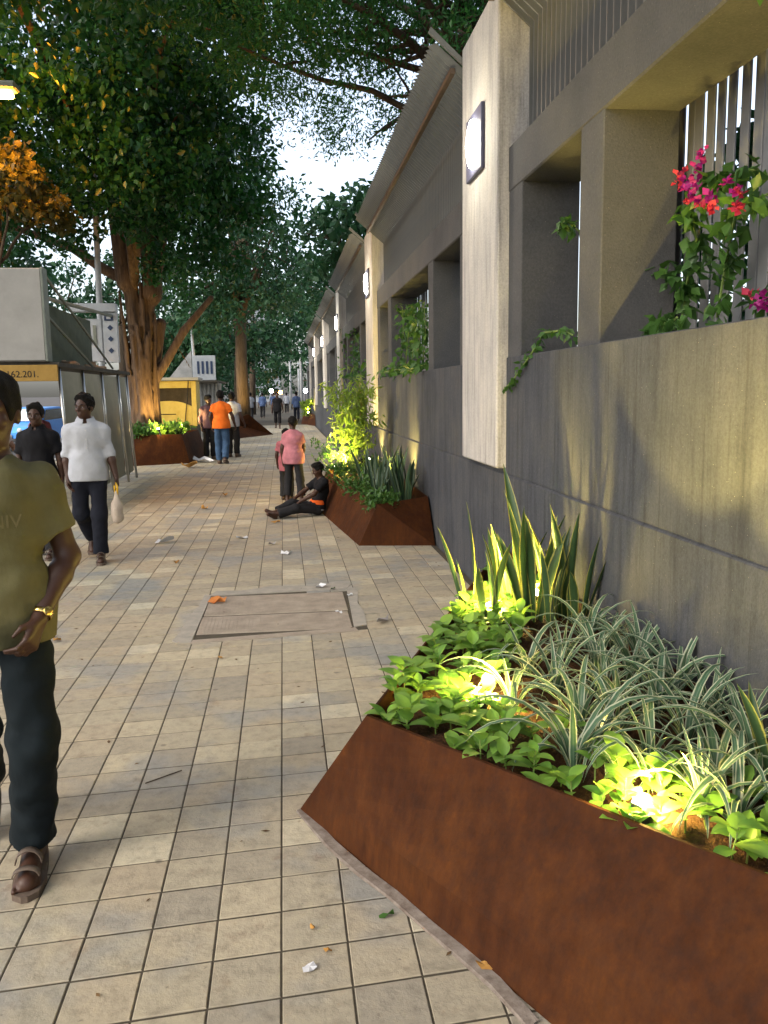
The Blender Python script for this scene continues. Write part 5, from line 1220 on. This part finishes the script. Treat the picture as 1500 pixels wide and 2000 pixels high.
# unseen trees beside and behind the camera: canopies added to block sky light
for i, (l, lab, cr) in enumerate((((-4.6, 5.2, 0), 'unseen street tree beside the camera, canopy added to dim the near path', [((-2.6, 3.6, 8.6), (4.6, 4.6, 2.0), 210)]), ((-4.2, -6.5, 0), 'unseen street tree behind the camera, added to shade the path', [((-2.4, -6.0, 8.6), (5.4, 6.2, 2.4), 230)]),
        ((5.6, 2.5, 0), 'unseen garden tree behind the wall, added to dim the near bay', [((4.2, 2.0, 8.2), (3.6, 5.0, 2.0), 150)]), ((-10.5, 3, -.1), 'unseen roadside tree left of the camera, added to block sky light', [((-11, 3, 8), (4.5, 7, 3), 170)]), ((-11.5, -14, -.1), 'unseen roadside tree far behind the camera, added to block sky light', [((-11, -14, 8), (5, 8, 4), 120)]))):
    c = cr[0][0]; tree('street_tree', l, lab, [((l[0], l[1], l[2]), .3), ((l[0], l[1], 3.5), .25), ((l[0]*.8+c[0]*.2, l[1], 6.4), .18)], cr, .2, M['leafC'], M['bark2'], 70+i, per=70, limbs=10, group='street trees along the pavement', rad=(.6, 1.0))
# ------------------------------------------------------------ climbers on the wall
def vine(loc, label, pts, lsize, seed, mat=None, spread=.07, n=10, cat='plant', group='creepers in the wall openings', asp=.62):
    t = empty('creeper', loc, 0, label, cat, group); L0 = np.array(loc); m = MB(); C = []
    for P in pts:
        P = [np.array(p)-L0 for p in P]; m.tube(P, [.006]*len(P), 5)
        for i in range(len(P)-1):
            for u in np.linspace(0, 1, 5): C.append(P[i]+(P[i+1]-P[i])*u+L0)
    leafobj('foliage', leafcloud(np.array(C), [spread]*len(C), n, lsize, seed, aspect=asp, down=.5), mat or M['leafV'], t, loc); m.build('stems', M['stem'], t); return t
def wp(x, y, X=1.6): d = ray(x, y); q = X/d.x; return (X, d.y*q, CAMH+d.z*q)
bgv = [[wp(1330, 640, 1.95), wp(1340, 560, 1.95), wp(1360, 470, 1.9), wp(1350, 400, 1.85)], [wp(1400, 620, 1.95), wp(1420, 500, 1.95), wp(1440, 400, 1.9), wp(1500, 380, 1.9)], [wp(1340, 560, 1.95), wp(1280, 520, 1.95), wp(1262, 470, 1.95)], [wp(1350, 400, 1.85), wp(1400, 350, 1.9), wp(1480, 330, 1.95)], [wp(1480, 600, 1.9), wp(1530, 540, 1.9)]]
bv = vine((1.92, 3.6, 1.88), 'bougainvillea with magenta and red flowers climbing through the near opening', bgv, .085, 81, n=7, spread=.065)
def bloom(pts, mat, seed):
    for i, (x, y, X) in enumerate(pts): leafobj('flower', leafcloud(np.array([wp(x, y, X)]), [.022], 9, .031, seed+i, aspect=.9, down=0), mat, bv, (1.92, 3.6, 1.88))
bloom([(1368, 305, 1.8), (1362, 325, 1.8), (1362, 335, 1.8), (1372, 295, 1.8), (1345, 370, 1.8), (1352, 380, 1.8), (1370, 392, 1.8), (1385, 395, 1.8), (1415, 358, 1.82), (1440, 372, 1.82), (1390, 382, 1.8), (1360, 355, 1.8), (1338, 352, 1.8), (1480, 590, 1.85), (1492, 583, 1.85), (1500, 600, 1.85)], M['bloom1'], 91)
bloom([(1328, 340, 1.8), (1325, 352, 1.8), (1344, 392, 1.8), (1375, 402, 1.8), (1390, 405, 1.8), (1398, 402, 1.8), (1442, 378, 1.82), (1432, 405, 1.82), (1445, 408, 1.82), (1468, 578, 1.85)], M['bloom2'], 92)
vine((1.9, 4.1, 1.88), 'small leafy tuft on the ledge below the bougainvillea', [[wp(1280, 650, 1.8), wp(1300, 630, 1.75)], [wp(1300, 645, 1.8), wp(1322, 620, 1.75)]], .08, 82, n=6)
vine((1.7, 5.6, 1.88), 'creeper trailing from the small opening down the wall', [[wp(1045, 690, 1.75), wp(1060, 650, 1.66), wp(1100, 645, 1.66), wp(1120, 655, 1.70)], [wp(1045, 680, 1.62), wp(1025, 710, 1.60), wp(1000, 745, 1.58), wp(985, 760, 1.57)]], .055, 83, n=3, spread=.035)
vine((1.85, 5.2, 2.6), 'leafy sprig poking out of the small opening by the pilaster', [[wp(1130, 450, 1.85), wp(1105, 430, 1.7), wp(1095, 440, 1.66)]], .085, 84, n=3, spread=.03)
vine((1.8, 11, 1.9), 'green creeper filling the second bay opening', [[wp(x, 715, 1.72), wp(x+6, 650, 1.70), wp(x+4, 600, 1.70)] for x in (782, 792, 804, 815, 825)]+[[wp(745, 728, 1.6), wp(770, 722, 1.6), wp(800, 722, 1.6), wp(830, 712, 1.6)]], .11, 85, n=7, spread=.14)
vine((1.8, 17.5, 1.9), 'green creeper in the third bay opening beyond the second pilaster', [[wp(x, 730, 1.70), wp(x+2, 690, 1.70), wp(x+2, 650, 1.70)] for x in (672, 680, 690, 698)]+[[wp(668, 738, 1.6), wp(700, 735, 1.6), wp(715, 715, 1.55)]], .13, 86, n=7, spread=.16)
vine((1.8, 4.9, 3.1), 'dark leafy twig hanging into the top right corner', [[(1.95, 2.75, 3.3), (1.7, 2.85, 3.05), (1.55, 2.8, 3.0)]], .08, 87, n=6, spread=.05)
# shrubs behind the fence
for i, (x, y) in enumerate(((3.2, 2.2), (3.4, 4.0), (3.1, 6.0))):
    bush((x, y, -.02), ['garden shrub behind the slats, right of the bougainvillea', 'garden shrub behind the slats, at the bougainvillea', 'garden shrub behind the small opening'][i], .75, 3.4, 150, .15, M['leafC'], 600+i, group='shrubs behind the wall')
# ------------------------------------------------------------ litter
def litter(name, px, py, size, mat, label, seed, asp=.6, cat='litter'):
    r = np.random.default_rng(seed); p = G(px, py); N = 6; V = [(0, 0, .012)]; F = []
    for i in range(9):
        a = 2*PI*i/9; q = size*(.35+.2*r.random()); V.append((math.cos(a)*q, math.sin(a)*q*asp, .004+.018*size/.06*r.random()))
    for i in range(9): F.append((0, 1+i, 1+(i+1) % 9))
    V = np.array(V); V2 = V-np.array([0, 0, .0025]); F += [tuple(q+10 for q in f[::-1]) for f in F]
    o = link(name, npmesh(name, np.concatenate([V, V2]), F, mat), None, (p.x, p.y, .002), (0, 0, r.uniform(0, 6))); return tag(o, label, cat)
lit = [('paper_scrap', 605, 1895, .05, 'paper', 'small white paper scrap on the nearest paving tiles', .7), ('fallen_leaf', 947, 1893, .055, 'dryleaf', 'dry yellow leaf at the foot of the front planter', .5), ('green_leaf', 757, 1792, .06, 'leafV', 'fallen green leaf near the front planter', .35),
       ('fallen_leaf', 425, 1178, .17, 'orangeleaf', 'big orange leaf lying on the manhole cover', .5), ('wrapper', 748, 1216, .17, 'dirtpaper', 'crumpled grey wrapper right of the manhole', .4), ('paper_scrap', 626, 1148, .11, 'paper', 'white paper scrap on the manhole far edge', .6),
       ('paper_scrap', 684, 1165, .07, 'paper', 'white scrap at the right edge of the manhole', .4), ('leaf_scrap', 650, 1152, .08, 'leafV', 'dark green scrap on the manhole', .3), ('paper_scrap', 559, 1083, .13, 'paper', 'paper scrap beyond the manhole, in line with the boy', .5), ('paper_scrap', 531, 1064, .13, 'dirtpaper', 'dirty paper scrap just left of the sitting child', .4),
       ('paper_scrap', 473, 1052, .2, 'paper', 'paper scrap lying left of the sitting child feet', .4), ('paper_scrap', 322, 1060, .25, 'paper', 'flat paper right of the man in white', .4), ('fallen_leaf', 112, 1253, .10, 'dryleaf', 'curled brown leaf beside the man in olive T-shirt', .5), ('fallen_leaf', 430, 1286, .055, 'dryleaf', 'small dry leaf just in front of the manhole', .5),
       ('paper_scrap', 662, 1198, .06, 'paper', 'crumpled scrap on the near manhole cover', .6), ('rubbish_heap', 397, 903, .75, 'paper', 'pale rubbish heap by the path behind the man in orange', .5), ('rubbish_heap', 370, 914, .6, 'dryleaf', 'brown rubbish beside the fig planter', .5), ('fallen_leaf', 440, 970, .22, 'dryleaf', 'brown leaf on the path left of the children', .4),
       ('fallen_leaf', 400, 995, .2, 'dryleaf', 'brown leaf right of the man in white', .4), ('fallen_leaf', 538, 1022, .13, 'dryleaf', 'brown leaf at the sitting child feet', .5), ('fallen_leaf', 345, 1100, .1, 'dryleaf', 'brown speck of leaf left of the manhole', .5), ('fallen_leaf', 640, 1860, .03, 'dryleaf', 'tiny brown leaf above the nearest white scrap', .5), ('fallen_leaf', 610, 1815, .03, 'dryleaf', 'tiny dark leaf on the tiles in front of the planter', .5)]
for i, (nm, x, y, s, m_, lab, asp) in enumerate(lit): litter(nm, x, y, s, M[m_], lab, 700+i, asp, 'leaf' if 'leaf' in nm else 'litter')
r = np.random.default_rng(99); V = []; F = []
for i in range(260):
    x = r.uniform(-3, 1.5) if i % 3 else 1.5-abs(r.normal(0, .12)); y = 1.9+14*r.random()**1.6; s = r.uniform(.006, .02); a = r.uniform(0, 6.28); n0 = len(V)
    for k in range(4): V.append((x+s*math.cos(a+k*1.57)*(1 if k % 2 else .45), y+s*math.sin(a+k*1.57)*(1 if k % 2 else .45), .002+.004*r.random()))
    F.append((n0, n0+1, n0+2, n0+3))
o = link('leaf_litter', npmesh('leaf_litter', np.array(V), F, M['dryleaf2'])); tag(o, 'fine brown leaf flecks scattered over the paving', 'leaf litter', kind='stuff')
q = G(320, 1520); MB().tube([(-.07, -.05, .006), (0, 0, .007), (.07, .055, .006)], .003, 5).build('twig', M['bark2'], None, False, (q.x, q.y, 0)); tag(bpy.data.objects['twig'], 'thin dark twig lying on the bluish tiles', 'twig')
